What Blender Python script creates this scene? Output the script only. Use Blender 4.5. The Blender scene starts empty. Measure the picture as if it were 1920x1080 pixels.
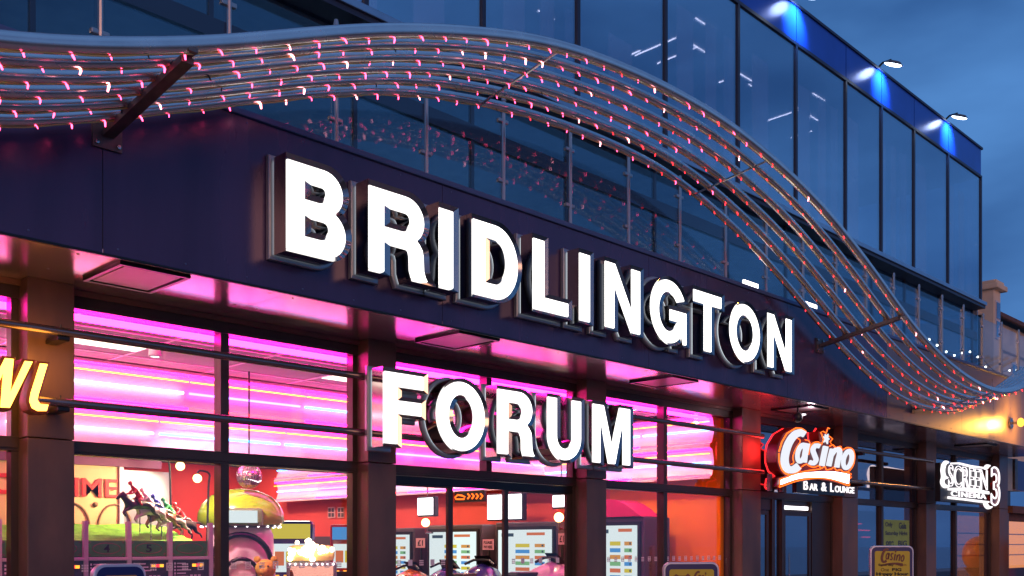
import bpy, bmesh, math, random
from mathutils import Vector, Matrix
random.seed(7)
S = bpy.context.scene
C = S.collection
PI = math.pi
# ------------------------------------------------------------------ camera
ALPHA = math.radians(44.46)
EYE = 1.6
FPX, CX, HY = 1875.0, 960.0, 1022.0
cam_d = bpy.data.cameras.new('camera')
cam = bpy.data.objects.new('camera', cam_d); C.objects.link(cam)
cam.location = (0, 0, EYE)
cam.rotation_euler = (PI/2, 0, ALPHA - PI/2)
cam_d.sensor_width = 36.0
cam_d.lens = FPX/1920*36
cam_d.shift_y = (HY-540)/1920
cam_d.clip_end = 3000
cam_d.clip_start = 0.1
S.camera = cam
# ------------------------------------------------------------------ world (dusk)
W = bpy.data.worlds.new('World'); S.world = W; W.use_nodes = True
nt = W.node_tree; nt.nodes.clear()
def wn(t, **k):
    n = nt.nodes.new(t)
    for a, b in k.items(): setattr(n, a, b)
    return n
out = wn('ShaderNodeOutputWorld'); bg = wn('ShaderNodeBackground')
sky = wn('ShaderNodeTexSky', sky_type='NISHITA'); sky.sun_disc = False
SUN_EL, SUN_AZ = math.radians(1.0), math.radians(215)
sky.sun_elevation = SUN_EL; sky.sun_rotation = SUN_AZ
tc = wn('ShaderNodeTexCoord'); mp = wn('ShaderNodeMapping')
mp.inputs['Scale'].default_value = (1.0, 1.0, 2.6)
nz = wn('ShaderNodeTexNoise'); nz.inputs['Scale'].default_value = 2.3; nz.inputs['Detail'].default_value = 5; nz.inputs['Roughness'].default_value = .5
rp = wn('ShaderNodeValToRGB')
rp.color_ramp.elements[0].position = .38; rp.color_ramp.elements[0].color = (.030, .108, .315, 1)
rp.color_ramp.elements[1].position = .64; rp.color_ramp.elements[1].color = (.085, .25, .60, 1)
sc = wn('ShaderNodeMixRGB', blend_type='MULTIPLY'); sc.inputs[0].default_value = 1; sc.inputs[2].default_value = (.05, .06, .09, 1)
ad = wn('ShaderNodeMixRGB', blend_type='ADD'); ad.inputs[0].default_value = .15
L = nt.links.new
L(tc.outputs['Generated'], mp.inputs[0]); L(mp.outputs[0], nz.inputs['Vector']); L(nz.outputs['Fac'], rp.inputs[0])
L(sky.outputs[0], sc.inputs[1]); L(rp.outputs[0], ad.inputs[1]); L(sc.outputs[0], ad.inputs[2])
L(ad.outputs[0], bg.inputs[0]); bg.inputs[1].default_value = 1.0; L(bg.outputs[0], out.inputs[0])
sun_d = bpy.data.lights.new('sun', 'SUN'); sun = bpy.data.objects.new('sun', sun_d); C.objects.link(sun)
sun_d.energy = 0.85; sun_d.angle = math.radians(25); sun_d.color = (1.0, .50, .27)
sun.rotation_euler = (math.radians(78), 0, math.radians(-32))
S.view_settings.view_transform = 'Standard'; S.view_settings.look = 'None'
S.view_settings.exposure = 0; S.view_settings.gamma = 1; S.view_settings.use_curve_mapping = False
S.cycles.use_denoising = True
S.cycles.max_bounces = 8; S.cycles.transparent_max_bounces = 16; S.cycles.glossy_bounces = 4
S.cycles.sample_clamp_indirect = 6
# ------------------------------------------------------------------ survey helpers: sight line of a picture point met with a real wall plane
AX = Vector((math.cos(ALPHA), math.sin(ALPHA), 0)); RX = Vector((math.sin(ALPHA), -math.cos(ALPHA), 0))
def ray(px, py): return AX + RX*((px-CX)/FPX) + Vector((0, 0, (HY-py)/FPX))
def onY(px, py, Y):
    d = ray(px, py); return Vector((0, 0, EYE)) + d*(Y/d.y)
def onX(px, py, X):
    d = ray(px, py); return Vector((0, 0, EYE)) + d*(X/d.x)
def onZ(px, py, Z):
    d = ray(px, py); return Vector((0, 0, EYE)) + d*((Z-EYE)/d.z)
# ------------------------------------------------------------------ materials
M = {}
def mat(name, col, rough=.5, metal=0, emit=None, es=0, var=0, vscale=3, bump=0, bscale=40, coat=0, spec=None, stretch=None, rvar=0):
    m = bpy.data.materials.new(name); m.use_nodes = True; M[name] = m
    n = m.node_tree; b = n.nodes['Principled BSDF']
    b.inputs['Base Color'].default_value = (*col, 1); b.inputs['Roughness'].default_value = rough; b.inputs['Metallic'].default_value = metal
    if coat: b.inputs['Coat Weight'].default_value = coat; b.inputs['Coat Roughness'].default_value = .08
    if spec is not None: b.inputs['Specular IOR Level'].default_value = spec
    if emit: b.inputs['Emission Color'].default_value = (*emit, 1); b.inputs['Emission Strength'].default_value = es
    if var or bump or rvar:
        t = n.nodes.new('ShaderNodeTexCoord'); mpn = n.nodes.new('ShaderNodeMapping')
        if stretch: mpn.inputs['Scale'].default_value = stretch
        n.links.new(t.outputs['Object'], mpn.inputs[0])
    if var or rvar:
        z = n.nodes.new('ShaderNodeTexNoise'); z.inputs['Scale'].default_value = vscale; z.inputs['Detail'].default_value = 6
        n.links.new(mpn.outputs[0], z.inputs['Vector'])
    if var:
        r = n.nodes.new('ShaderNodeValToRGB')
        r.color_ramp.elements[0].position = .3; r.color_ramp.elements[1].position = .72
        r.color_ramp.elements[0].color = (*[c*(1-var) for c in col], 1); r.color_ramp.elements[1].color = (*[min(1, c*(1+var)) for c in col], 1)
        n.links.new(z.outputs['Fac'], r.inputs[0]); n.links.new(r.outputs[0], b.inputs['Base Color'])
    if rvar:
        q = n.nodes.new('ShaderNodeMapRange'); q.inputs['To Min'].default_value = max(.02, rough-rvar); q.inputs['To Max'].default_value = rough+rvar
        q.inputs['From Min'].default_value = .3; q.inputs['From Max'].default_value = .7
        n.links.new(z.outputs['Fac'], q.inputs[0]); n.links.new(q.outputs[0], b.inputs['Roughness'])
    if bump:
        z2 = n.nodes.new('ShaderNodeTexNoise'); z2.inputs['Scale'].default_value = bscale; z2.inputs['Detail'].default_value = 4
        bp = n.nodes.new('ShaderNodeBump'); bp.inputs['Strength'].default_value = bump; bp.inputs['Distance'].default_value = .02
        n.links.new(mpn.outputs[0], z2.inputs['Vector']); n.links.new(z2.outputs['Fac'], bp.inputs['Height']); n.links.new(bp.outputs[0], b.inputs['Normal'])
    return m
def glass(name, tint, refl_tint, base, rough=.02, power=1.0, streak=False):
    m = bpy.data.materials.new(name); m.use_nodes = True; M[name] = m
    n = m.node_tree; n.nodes.clear()
    o = n.nodes.new('ShaderNodeOutputMaterial'); mx = n.nodes.new('ShaderNodeMixShader')
    tr = n.nodes.new('ShaderNodeBsdfTransparent'); gl = n.nodes.new('ShaderNodeBsdfGlossy')
    tr.inputs[0].default_value = (*tint, 1); gl.inputs[0].default_value = (*refl_tint, 1); gl.inputs['Roughness'].default_value = rough
    fr = n.nodes.new('ShaderNodeFresnel'); gm_ = n.nodes.new('ShaderNodeNewGeometry'); ir = n.nodes.new('ShaderNodeMapRange')
    ir.inputs['To Min'].default_value = 1.45; ir.inputs['To Max'].default_value = 1/1.45
    n.links.new(gm_.outputs['Backfacing'], ir.inputs[0]); n.links.new(ir.outputs[0], fr.inputs[0])
    a = n.nodes.new('ShaderNodeMath'); a.operation = 'MULTIPLY_ADD'; a.inputs[1].default_value = power; a.inputs[2].default_value = base; a.use_clamp = True
    n.links.new(fr.outputs[0], a.inputs[0]); n.links.new(a.outputs[0], mx.inputs[0])
    n.links.new(tr.outputs[0], mx.inputs[1]); n.links.new(gl.outputs[0], mx.inputs[2]); n.links.new(mx.outputs[0], o.inputs[0])
    if streak:
        t = n.nodes.new('ShaderNodeTexCoord'); mpn = n.nodes.new('ShaderNodeMapping'); mpn.inputs['Scale'].default_value = (1, 1, .35)
        z = n.nodes.new('ShaderNodeTexNoise'); z.inputs['Scale'].default_value = .9; z.inputs['Detail'].default_value = 2
        bp = n.nodes.new('ShaderNodeBump'); bp.inputs['Strength'].default_value = .06; bp.inputs['Distance'].default_value = .05
        n.links.new(t.outputs['Object'], mpn.inputs[0]); n.links.new(mpn.outputs[0], z.inputs['Vector']); n.links.new(z.outputs['Fac'], bp.inputs['Height'])
        n.links.new(bp.outputs[0], gl.inputs['Normal'])
    return m
def glow(name, col, s):
    m = bpy.data.materials.new(name); m.use_nodes = True; M[name] = m
    n = m.node_tree; n.nodes.clear()
    o = n.nodes.new('ShaderNodeOutputMaterial'); e = n.nodes.new('ShaderNodeEmission'); e.inputs[0].default_value = (*col, 1); e.inputs[1].default_value = s
    n.links.new(e.outputs[0], o.inputs[0]); return m
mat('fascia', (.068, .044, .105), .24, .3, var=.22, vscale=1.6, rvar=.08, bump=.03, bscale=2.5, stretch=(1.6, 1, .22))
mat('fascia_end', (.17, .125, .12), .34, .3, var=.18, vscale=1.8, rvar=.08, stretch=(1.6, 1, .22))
mat('ledge', (.07, .10, .22), .45, .2, var=.12, vscale=2)
mat('soffit', (.60, .48, .56), .19, .85, var=.06, vscale=1.2, rvar=.05, bump=.02, bscale=5)
mat('vent_face', (.22, .18, .20), .4, .4, var=.1)
mat('pillar_cladding', (.16, .088, .068), .42, .25, var=.30, vscale=2.6, rvar=.12, bump=.05, bscale=14, stretch=(1, 1, .4))
mat('frame', (.062, .040, .034), .36, .35, var=.10, vscale=4)
mat('black', (.012, .012, .014), .45)
mat('blackmetal', (.02, .02, .022), .3, .6)
mat('steel', (.46, .43, .42), .26, .95, var=.12, vscale=6, rvar=.07)
mat('pipe', (.82, .73, .68), .25, .9, var=.10, vscale=3, rvar=.06, bump=.01, bscale=12)
mat('bracket', (.16, .12, .11), .45, .7, var=.25, vscale=9)
mat('chrome', (.40, .38, .38), .10, 1.0, bump=.02, bscale=5)
mat('tray', (.30, .32, .36), .32, .6, var=.06, vscale=5)
mat('post_steel', (.50, .42, .40), .3, .9)
mat('railpipe', (.26, .20, .19), .25, .85, var=.15, vscale=5)
glow('face_white', (1, .985, .95), 3.2)
glow('halo', (.85, .93, 1), .9)
glow('halo_amber', (1, .38, .03), 9)
glow('face_yellow', (1, .56, .07), 6)
mat('sign_red', (.13, .003, .004), .35, .1)
mat('bowl_side', (.40, .09, .03), .4, .1)
glow('neon_orange', (1, .13, .015), 2.8)
glow('neon_white', (1, .93, .97), 4.0)
glow('sign_white', (.88, .91, 1), 1.0)
glow('neon_soft', (1, .93, .97), 1.5)
glow('neon_red', (1, .03, .03), 6)
glow('halo_red', (1, .02, .025), 2.2)
glow('bulb_red', (1, .022, .035), 6)
glow('bulb_pink', (1, .06, .18), 10)
glow('bulb_core', (1, .30, .36), 9)
mat('string', (.80, .52, .18), .35, .6)
glow('flood_lens', (.72, .86, 1), 12)
mat('spandrel', (.018, .085, .50), .22, .25, var=.1, vscale=2, bump=.02, bscale=60)
mat('mullion', (.035, .042, .07), .4, .4)
mat('sill', (.42, .45, .52), .28, .9, var=.1)
glass('curtain_glass', (.80, .82, .90), (.80, .86, .93), .42, .015, 1.2, True)
glass('band_glass', (.72, .82, .90), (.62, .74, .86), .075, .04, 1.0, True)
glass('balustrade_glass', (.86, .92, .94), (.85, .92, 1), .0, .01, .75)
glass('shop_glass', (.95, .93, .94), (.95, .95, 1), .0, .01, 1.0)
glass('dark_glass', (.50, .47, .50), (.98, .86, .92), .27, .015, 1.2)
mat('pav_ceiling', (.30, .31, .33), .8); mat('pav_wall', (.55, .55, .62), .9, var=.2, vscale=1); mat('blind', (.66, .60, .64), .9, var=.1)
glow('strip_light', (.85, .84, 1), 3.5)
mat('tile', (.42, .36, .42), .75, var=.10, vscale=2); mat('tbar', (.8, .72, .78), .35, .3)
mat('floor_int', (.10, .06, .07), .35, var=.2)
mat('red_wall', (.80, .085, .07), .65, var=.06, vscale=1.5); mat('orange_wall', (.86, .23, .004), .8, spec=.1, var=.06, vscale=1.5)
mat('plum_wall', (.20, .07, .11), .7, var=.1); mat('cove_white', (.74, .60, .70), .32)
glow('tube_red', (1, .03, .05), 12); glow('tube_pink', (1, .008, .34), 19); glow('tube_magenta', (1, .010, .36), 44); glow('tube_yellow', (1, .45, .04), 6); glow('tube_cyan', (.10, .45, 1), 8); glow('tube_lilac', (.45, .16, 1), 7); glow('tube_white', (1, .80, .90), 8)
glow('panel_light', (1, .84, .72), 3)
glow('rear_light', (1, .80, .70), 16)
glow('downlight', (1, .60, .34), 420); glow('warm_bulb', (1, .66, .22), 9); glow('screen_white', (.80, .94, .92), 1.05); glow('lamp_white', (1, .95, .98), 4)
for nm, c in (('row_blue', (.10, .35, .75)), ('row_yellow', (.75, .62, .06)), ('row_green', (.25, .55, .25)), ('row_red', (.75, .20, .08)), ('row_orange', (.75, .35, .08)), ('row_dark', (.06, .09, .12)), ('led_red', (1, .03, .05)), ('led_amber', (1, .40, .03))):
    glow(nm, c, 2.5 if nm.startswith('led') else .9)
mat('cream', (.80, .56, .22), .6, var=.05); mat('sign_paint_red', (.70, .03, .02), .5)
mat('grass', (.17, .46, .03), .8, var=.35, vscale=9, bump=.4, bscale=30); mat('panel_green', (.07, .26, .05), .5, var=.15, vscale=6)
mat('white_trim', (.62, .55, .55), .4); mat('console', (.07, .06, .07), .4, var=.4, vscale=12); mat('ornament', (.25, .12, .05), .5)
mat('horse_bay', (.20, .085, .04), .3, .3, var=.3, vscale=8); mat('horse_dark', (.05, .035, .03), .3, .3, var=.3); mat('horse_grey', (.55, .50, .46), .3, .3, var=.2)
for nm, c in (('silk_red', (.6, .03, .04)), ('silk_blue', (.05, .10, .5)), ('silk_white', (.75, .72, .7)), ('silk_green', (.05, .35, .10))): mat(nm, c, .4)
mat('dome', (.44, .60, .03), .25, coat=.5, var=.06); mat('dome_shade', (.20, .22, .10), .4); mat('machine_pink', (.75, .45, .55), .35); mat('machine_grey', (.30, .28, .30), .35, .3)
mat('ring_black', (.02, .018, .02), .25, .3); mat('bear', (.62, .30, .05), .8, bump=.3, bscale=60)
mat('disco', (.85, .55, .62), .18, .8)
mat('bike_red', (.50, .015, .02), .2, coat=.6); mat('bike_blue', (.035, .03, .20), .2, coat=.6); mat('bike_white', (.75, .62, .64), .25, coat=.6); mat('bike_orange', (.70, .16, .02), .25, coat=.6)
mat('notice', (.10, .07, .09), .6); mat('paper', (.78, .70, .72), .7); mat('ink', (.02, .015, .015), .7); mat('pink_card', (.80, .42, .46), .7)
mat('pink_top', (.60, .02, .16), .25, coat=.5)
mat('board_frame', (.62, .60, .66), .3, .55); mat('board_blue', (.012, .015, .11), .35); mat('poster_yellow', (.62, .46, .03), .55, var=.05); mat('poster_orange', (.55, .27, .04), .55); mat('poster_brown', (.19, .065, .03), .55)
mat('decal', (.78, .66, .68), .7)
mat('stucco', (.76, .56, .40), .8, var=.14, vscale=1.5, bump=.15, bscale=30); mat('stone_trim', (.75, .54, .36), .7, var=.1); mat('roof_tile', (.13, .05, .03), .7, var=.2, vscale=4)
mat('pavement', (.22, .20, .19), .75, var=.18, vscale=1.2, bump=.15); mat('asphalt', (.05, .05, .052), .8, var=.2, vscale=2, bump=.3, bscale=80); mat('kerb', (.30, .29, .27), .8, var=.15)
mat('sea', (.03, .05, .07), .12, bump=.25, bscale=.8)
mat('paint_white', (.75, .75, .72), .6); mat('sand_sea', (.34, .31, .28), .8, var=.2, vscale=.3)
glow('amber_lamp', (1, .42, .05), 3)
glow('marquee_bulb', (1, .80, .50), 9)
glow('shop_glow', (1, .36, .09), 1.15); mat('orange_ball', (.75, .17, .01), .3, coat=.4, var=.1)
mat('blue_shutter', (.04, .08, .24), .5); mat('concrete', (.36, .34, .31), .85, var=.15)
mat('poster_green', (.30, .42, .10), .6, var=.1); mat('poster_ink', (.05, .07, .10), .6)
glow('uplight', (.80, .66, 1), 1.6)
glow('washer', (.50, .80, 1), 3.2)
glow('fest', (1, .96, .9), 8)
# ------------------------------------------------------------------ geometry helpers
ORG = {}
def origin(p):
    return ORG.get(p.name, Vector((0, 0, 0))) if p else Vector((0, 0, 0))
def thing(name, label, cat, loc=(0, 0, 0), rotz=0, group=None, local=False):
    o = bpy.data.objects.new(name, None); C.objects.link(o); o.location = loc; o.rotation_euler = (0, 0, rotz)
    o.empty_display_size = .2
    o['label'] = label; o['category'] = cat
    if group: o['group'] = group
    ORG[o.name] = Vector((0, 0, 0)) if local else Vector(loc)
    return o
def link(name, me, parent=None, loc=(0, 0, 0)):
    o = bpy.data.objects.new(name, me); C.objects.link(o)
    o.parent = parent; o.location = loc
    return o
class MB:
    def __init__(s): s.v = []; s.f = []
    def add(s, vs, fs):
        n = len(s.v); s.v += [tuple(v) for v in vs]; s.f += [tuple(i+n for i in f) for f in fs]; return s
    def box(s, x0, x1, y0, y1, z0, z1):
        return s.add([(x0,y0,z0),(x1,y0,z0),(x1,y1,z0),(x0,y1,z0),(x0,y0,z1),(x1,y0,z1),(x1,y1,z1),(x0,y1,z1)],
                     [(0,3,2,1),(4,5,6,7),(0,1,5,4),(1,2,6,5),(2,3,7,6),(3,0,4,7)])
    def cham(s, x0, x1, y0, y1, z0, z1, b=.012):
        """box with chamfered vertical and horizontal edges (rounded look)"""
        bm = bmesh.new(); bmesh.ops.create_cube(bm, size=1)
        for v in bm.verts: v.co = Vector(((x0+x1)/2+v.co.x*(x1-x0), (y0+y1)/2+v.co.y*(y1-y0), (z0+z1)/2+v.co.z*(z1-z0)))
        bmesh.ops.bevel(bm, geom=list(bm.edges), offset=min(b, .45*min(x1-x0, y1-y0, z1-z0)), segments=2, affect='EDGES', profile=.6)
        bm.verts.index_update(); s.add([v.co for v in bm.verts], [[v.index for v in f.verts] for f in bm.faces]); bm.free(); return s
    def tube(s, path, r, n=10, cap=True, closed=False):
        P = [Vector(p) for p in path]; m = len(P); rs = r if isinstance(r, (list, tuple)) else [r]*m
        base = len(s.v); up = None
        for i, p in enumerate(P):
            a = P[(i-1) % m] if (closed or i > 0) else P[i]; b = P[(i+1) % m] if (closed or i < m-1) else P[i]
            t = (b-a); t = t.normalized() if t.length > 1e-9 else Vector((0, 0, 1))
            if up is None: up = Vector((0, 0, 1)) if abs(t.z) < .9 else Vector((0, 1, 0))
            u = up - t*up.dot(t); u = u.normalized() if u.length > 1e-6 else t.orthogonal().normalized(); w = t.cross(u); up = u
            for k in range(n):
                q = 2*PI*k/n; s.v.append(tuple(p + u*math.cos(q)*rs[i] + w*math.sin(q)*rs[i]))
        for i in range(m if closed else m-1):
            j = (i+1) % m
            for k in range(n):
                l = (k+1) % n; s.f.append((base+i*n+k, base+i*n+l, base+j*n+l, base+j*n+k))
        if cap and not closed:
            s.f.append(tuple(base+k for k in reversed(range(n)))); s.f.append(tuple(base+(m-1)*n+k for k in range(n)))
        return s
    def lathe(s, prof, c, n=20, axis='z'):
        base = len(s.v); c = Vector(c)
        for r, h in prof:
            for k in range(n):
                q = 2*PI*k/n; a, b = r*math.cos(q), r*math.sin(q)
                s.v.append(tuple(c + (Vector((a, b, h)) if axis == 'z' else Vector((a, h, b)) if axis == 'y' else Vector((h, a, b)))))
        for i in range(len(prof)-1):
            for k in range(n):
                l = (k+1) % n; s.f.append((base+i*n+k, base+i*n+l, base+(i+1)*n+l, base+(i+1)*n+k))
        return s
    def ball(s, c, r, n=14, m=9, sc=(1, 1, 1)):
        base = len(s.v); c = Vector(c)
        for i in range(m+1):
            a = -PI/2 + PI*i/m
            for k in range(n):
                q = 2*PI*k/n; s.v.append(tuple(c + Vector((r*math.cos(a)*math.cos(q)*sc[0], r*math.cos(a)*math.sin(q)*sc[1], r*math.sin(a)*sc[2]))))
        for i in range(m):
            for k in range(n):
                l = (k+1) % n; s.f.append((base+i*n+k, base+i*n+l, base+(i+1)*n+l, base+(i+1)*n+k))
        return s
    def quad(s, a, b, c, d): return s.add([a, b, c, d], [(0, 1, 2, 3)])
    def mesh(s, name, m, smooth=False, org=Vector((0, 0, 0))):
        me = bpy.data.meshes.new(name); me.from_pydata([tuple(Vector(v)-org) for v in s.v], [], s.f); me.update()
        bm = bmesh.new(); bm.from_mesh(me); bmesh.ops.remove_doubles(bm, verts=bm.verts, dist=1e-5); bmesh.ops.recalc_face_normals(bm, faces=bm.faces); bm.to_mesh(me); bm.free()
        if smooth:
            for p in me.polygons: p.use_smooth = True
            try: me.set_sharp_from_angle(angle=math.radians(40))
            except Exception: pass
        me.materials.append(M[m] if isinstance(m, str) else m)
        return me
    def build(s, name, m, parent=None, smooth=False, label=None):
        o = link(name, s.mesh(name, m, smooth, origin(parent)), parent)
        if parent: ORG[o.name] = origin(parent)
        if label: o['label'] = label
        return o
def structure(o): o['kind'] = 'structure'; return o
def tag(o, label, cat, group=None):
    o['label'] = label; o['category'] = cat
    if group: o['group'] = group
    return o
def bx(name, m, parent, x0, x1, y0, y1, z0, z1, b=0):
    mb = MB()
    (mb.cham(x0, x1, y0, y1, z0, z1, b) if b else mb.box(x0, x1, y0, y1, z0, z1))
    return mb.build(name, m, parent)
def dup(root, loc, rotz=None, label=None):
    r = root.copy(); C.objects.link(r); r.location = loc
    if rotz is not None: r.rotation_euler = (0, 0, rotz)
    if label: r['label'] = label
    ORG[r.name] = Vector(loc)
    for ch in list(root.children):
        c = ch.copy(); C.objects.link(c); c.parent = r
        for g in list(ch.children):
            d = g.copy(); C.objects.link(d); d.parent = c
    return r
def curve_mesh(name, loops, extrude, bevel, offset, m, res=0):
    """2-D outline -> solid plate with chamfer; local x right, y up, z towards the viewer"""
    cu = bpy.data.curves.new(name, 'CURVE'); cu.dimensions = '2D'; cu.fill_mode = 'BOTH'
    for lp in loops:
        sp = cu.splines.new('POLY'); sp.points.add(len(lp)-1)
        for p, (x, y) in zip(sp.points, lp): p.co = (x, y, 0, 1)
        sp.use_cyclic_u = True
    cu.extrude = extrude; cu.bevel_depth = bevel; cu.bevel_resolution = res; cu.offset = offset
    o = bpy.data.objects.new(name, cu); me = bpy.data.meshes.new_from_object(o); bpy.data.objects.remove(o); bpy.data.curves.remove(cu)
    me.name = name; me.materials.clear(); me.materials.append(M[m] if isinstance(m, str) else m)
    bm = bmesh.new(); bm.from_mesh(me); bmesh.ops.remove_doubles(bm, verts=bm.verts, dist=1e-5); bm.to_mesh(me); bm.free()
    for p in me.polygons: p.use_smooth = True
    me.set_sharp_from_angle(angle=math.radians(28))
    return me
def text_mesh(name, body, size, m, offset=0, extrude=.002, tube=0, align='LEFT', xs=1, shear=0, space=1):
    cu = bpy.data.curves.new(name, 'FONT'); cu.body = body; cu.size = size; cu.extrude = extrude; cu.offset = offset; cu.align_x = align; cu.shear = shear; cu.space_character = space
    if tube: cu.fill_mode = 'NONE'; cu.bevel_depth = tube; cu.bevel_resolution = 1; cu.extrude = 0
    o = bpy.data.objects.new(name, cu); me = bpy.data.meshes.new_from_object(o); bpy.data.objects.remove(o); bpy.data.curves.remove(cu)
    me.name = name; me.materials.clear(); me.materials.append(M[m] if isinstance(m, str) else m)
    for v in me.vertices: v.co.x *= xs
    return me
def fit(me, w, h):
    xs_ = [v.co.x for v in me.vertices]; ys_ = [v.co.y for v in me.vertices]
    x0_, x1_, y0_, y1_ = min(xs_), max(xs_), min(ys_), max(ys_)
    for v in me.vertices: v.co.x = (v.co.x-x0_)/(x1_-x0_)*w; v.co.y = (v.co.y-y0_)/(y1_-y0_)*h
    return me
FRONT = Matrix(((1, 0, 0, 0), (0, 0, -1, 0), (0, 1, 0, 0), (0, 0, 0, 1)))      # upright, facing the street (-Y)
LEFTF = Matrix(((0, 0, -1, 0), (-1, 0, 0, 0), (0, 1, 0, 0), (0, 0, 0, 1)))     # upright, facing -X
def place(name, me, parent, p, basis=FRONT, label=None):
    """transform mesh data so that the object itself keeps no rotation"""
    me.transform(Matrix.Translation(Vector(p)-origin(parent)) @ basis)
    o = link(name, me, parent); ORG[o.name] = origin(parent)
    if label: o['label'] = label
    return o
def arc(cx, cy, rx, ry, a0, a1, n=12):
    return [(cx+rx*math.cos(math.radians(a0+(a1-a0)*i/n)), cy+ry*math.sin(math.radians(a0+(a1-a0)*i/n))) for i in range(n+1)]
def glyph(ch, w, s=.225, b=.19):
    if ch == 'I': return [[(0,0),(0,1),(w,1),(w,0)]]
    if ch == 'L': return [[(0,0),(0,1),(s,1),(s,b),(w,b),(w,0)]]
    if ch == 'T': return [[(w/2-s/2,0),(w/2-s/2,1-b),(0,1-b),(0,1),(w,1),(w,1-b),(w/2+s/2,1-b),(w/2+s/2,0)]]
    if ch == 'F': return [[(0,0),(0,1),(w,1),(w,1-b),(s,1-b),(s,.61),(w*.94,.61),(w*.94,.43),(s,.43),(s,0)]]
    if ch == 'N': return [[(0,0),(0,1),(s*1.06,1),(w-s*.98,.34),(w-s*.98,1),(w,1),(w,0),(w-s*1.06,0),(s*.98,.66),(s*.98,0)]]
    if ch == 'M': return [[(0,0),(0,1),(.30,1),(w/2,.33),(w-.30,1),(w,1),(w,0),(w-s*.92,0),(w-s*.92,.76),(w/2+.095,0),(w/2-.095,0),(s*.92,.76),(s*.92,0)]]
    if ch == 'U': return [[(0,1),(s,1)] + arc(w/2,.37,w/2-s,.20,180,360,14) + [(w-s,1),(w,1)] + arc(w/2,.37,w/2,.38,0,-180,20)]
    if ch == 'O': return [arc(w/2,.5,w/2,.515,0,360,40)[:-1], arc(w/2,.5,w/2-s*1.02,.515-b*.98,0,-360,32)[:-1]]
    if ch == 'D': return [[(0,0),(0,1)] + arc(w-.44,.5,.44,.5,90,-90,22), [(s,b)] + arc(w-.44,.5,.44-s,.5-b,-90,90,16) + [(s,1-b)]]
    if ch == 'B':
        x1, x2 = w*.95, w
        return [[(0,0),(0,1)] + arc(x1-.26,.745,.26,.255,90,-52,12) + arc(x2-.28,.275,.28,.275,60,-90,14),
                [(s,.60)] + arc(x1-s-.10,.71,.10,.11,-90,90,8) + [(s,.82)], [(s,.175)] + arc(x2-s-.12,.30,.12,.125,-90,90,8) + [(s,.425)]]
    if ch == 'R':
        x1 = w-.06
        return [[(0,0),(0,1)] + arc(x1-.29,.72,.29,.28,90,-55,13) + [(x1-.07,.44),(x1-.025,.38),(x1-.01,.30),(x1,.12),(w-.035,.05),(w,0),(w-.27,0),(w-.30,.08),(w-.305,.25),(w-.33,.335),(w-.39,.37),(s,.37),(s,0)],
                [(s,.55)] + arc(x1-s-.125,.685,.125,.135,-90,90,9) + [(s,.82)]]
    if ch == 'G':
        return [arc(w/2,.5,w/2,.515,28,318,34) + [(w-.13,.14),(w-.10,.01),(w,.01),(w,.54),(w*.53,.54),(w*.53,.37),(w-.24,.37)] + arc(w/2,.5,w/2-s*1.02,.515-b*.98,-40,-325,26)]
    if ch == 'W': return [[(0,1),(.24,1),(.36,.33),(.47,1),(.70,1),(.81,.33),(.93,1),(w,1),(w-.28,0),(w-.50,0),(.585,.62),(.48,0),(.25,0)]]
# ================================================================== THE SETTING
structure(bx('ground', 'sand_sea', None, -900, 900, -14, 900, -.36, -.30))
structure(bx('sea', 'sea', None, -900, 900, -900, -14.05, -1.0, -.45))
structure(bx('sea_wall', 'kerb', None, -900, 900, -14.04, -13.6, -1.2, -.29))
structure(bx('road', 'asphalt', None, -60, 90, -8.0, 1.8, -.30, -.14))
structure(bx('kerb', 'kerb', None, -60, 90, 1.8, 1.95, -.30, 0.0, .02))
pv = MB()
structure(bx('pavement', 'concrete', None, -60, 90, 1.95, 40, -.30, -.02))
slab = MB().cham(0, .595, 0, .595, -.02, 0, .006).mesh('paving_slab', 'pavement')
pvo = bpy.data.objects['pavement']
for i in range(24):
    for j in range(11):
        o = link('paving_slab', slab, pvo, (2+.6*i, 2.2+.6*j, random.uniform(-.002, .002)))
# ------------------------------------------------------------------ main building
FY, WY, PY = 7.67, 9.0, 8.75          # fascia, window and pillar planes
SOF, ROOFZ = 3.86, 11.36
bld = thing('leisure_building', 'long seafront leisure building with dark blue fascia, pink lit arcade windows and glass upper storey', 'building', (2, 9, 0))
X0, X1 = -6.0, 27.2
seams = [-3.7+3.5*k for k in range(0, 9)]
edges = [X0] + [x for x in seams if X0 < x < X1] + [X1]
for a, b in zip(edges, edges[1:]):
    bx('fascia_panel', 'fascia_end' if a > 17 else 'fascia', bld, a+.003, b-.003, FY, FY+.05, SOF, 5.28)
bx('parapet_coping', 'ledge', bld, X0, X1, FY-.03, 7.98, 5.283, 5.34, .012)
bx('terrace_deck', 'concrete', bld, X0, X1, 7.98, 14, 5.0, 5.28)
for a, b in zip(edges, edges[1:]):
    rv = MB(); x = a+.12
    while x < b-.05:
        for z in (SOF+.05, 5.24): rv.lathe([(0, -.005), (.009, -.003), (.010, 0)], (x, FY, z), 6, 'y')
        x += .566
    rv.build('rivets', 'ledge', bld)['kind'] = 'stuff'
for x in edges[1:-1]:
    bx('fascia_joint', 'black', bld, x-.0025, x+.0025, FY+.008, FY+.03, SOF, 5.28)
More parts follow.
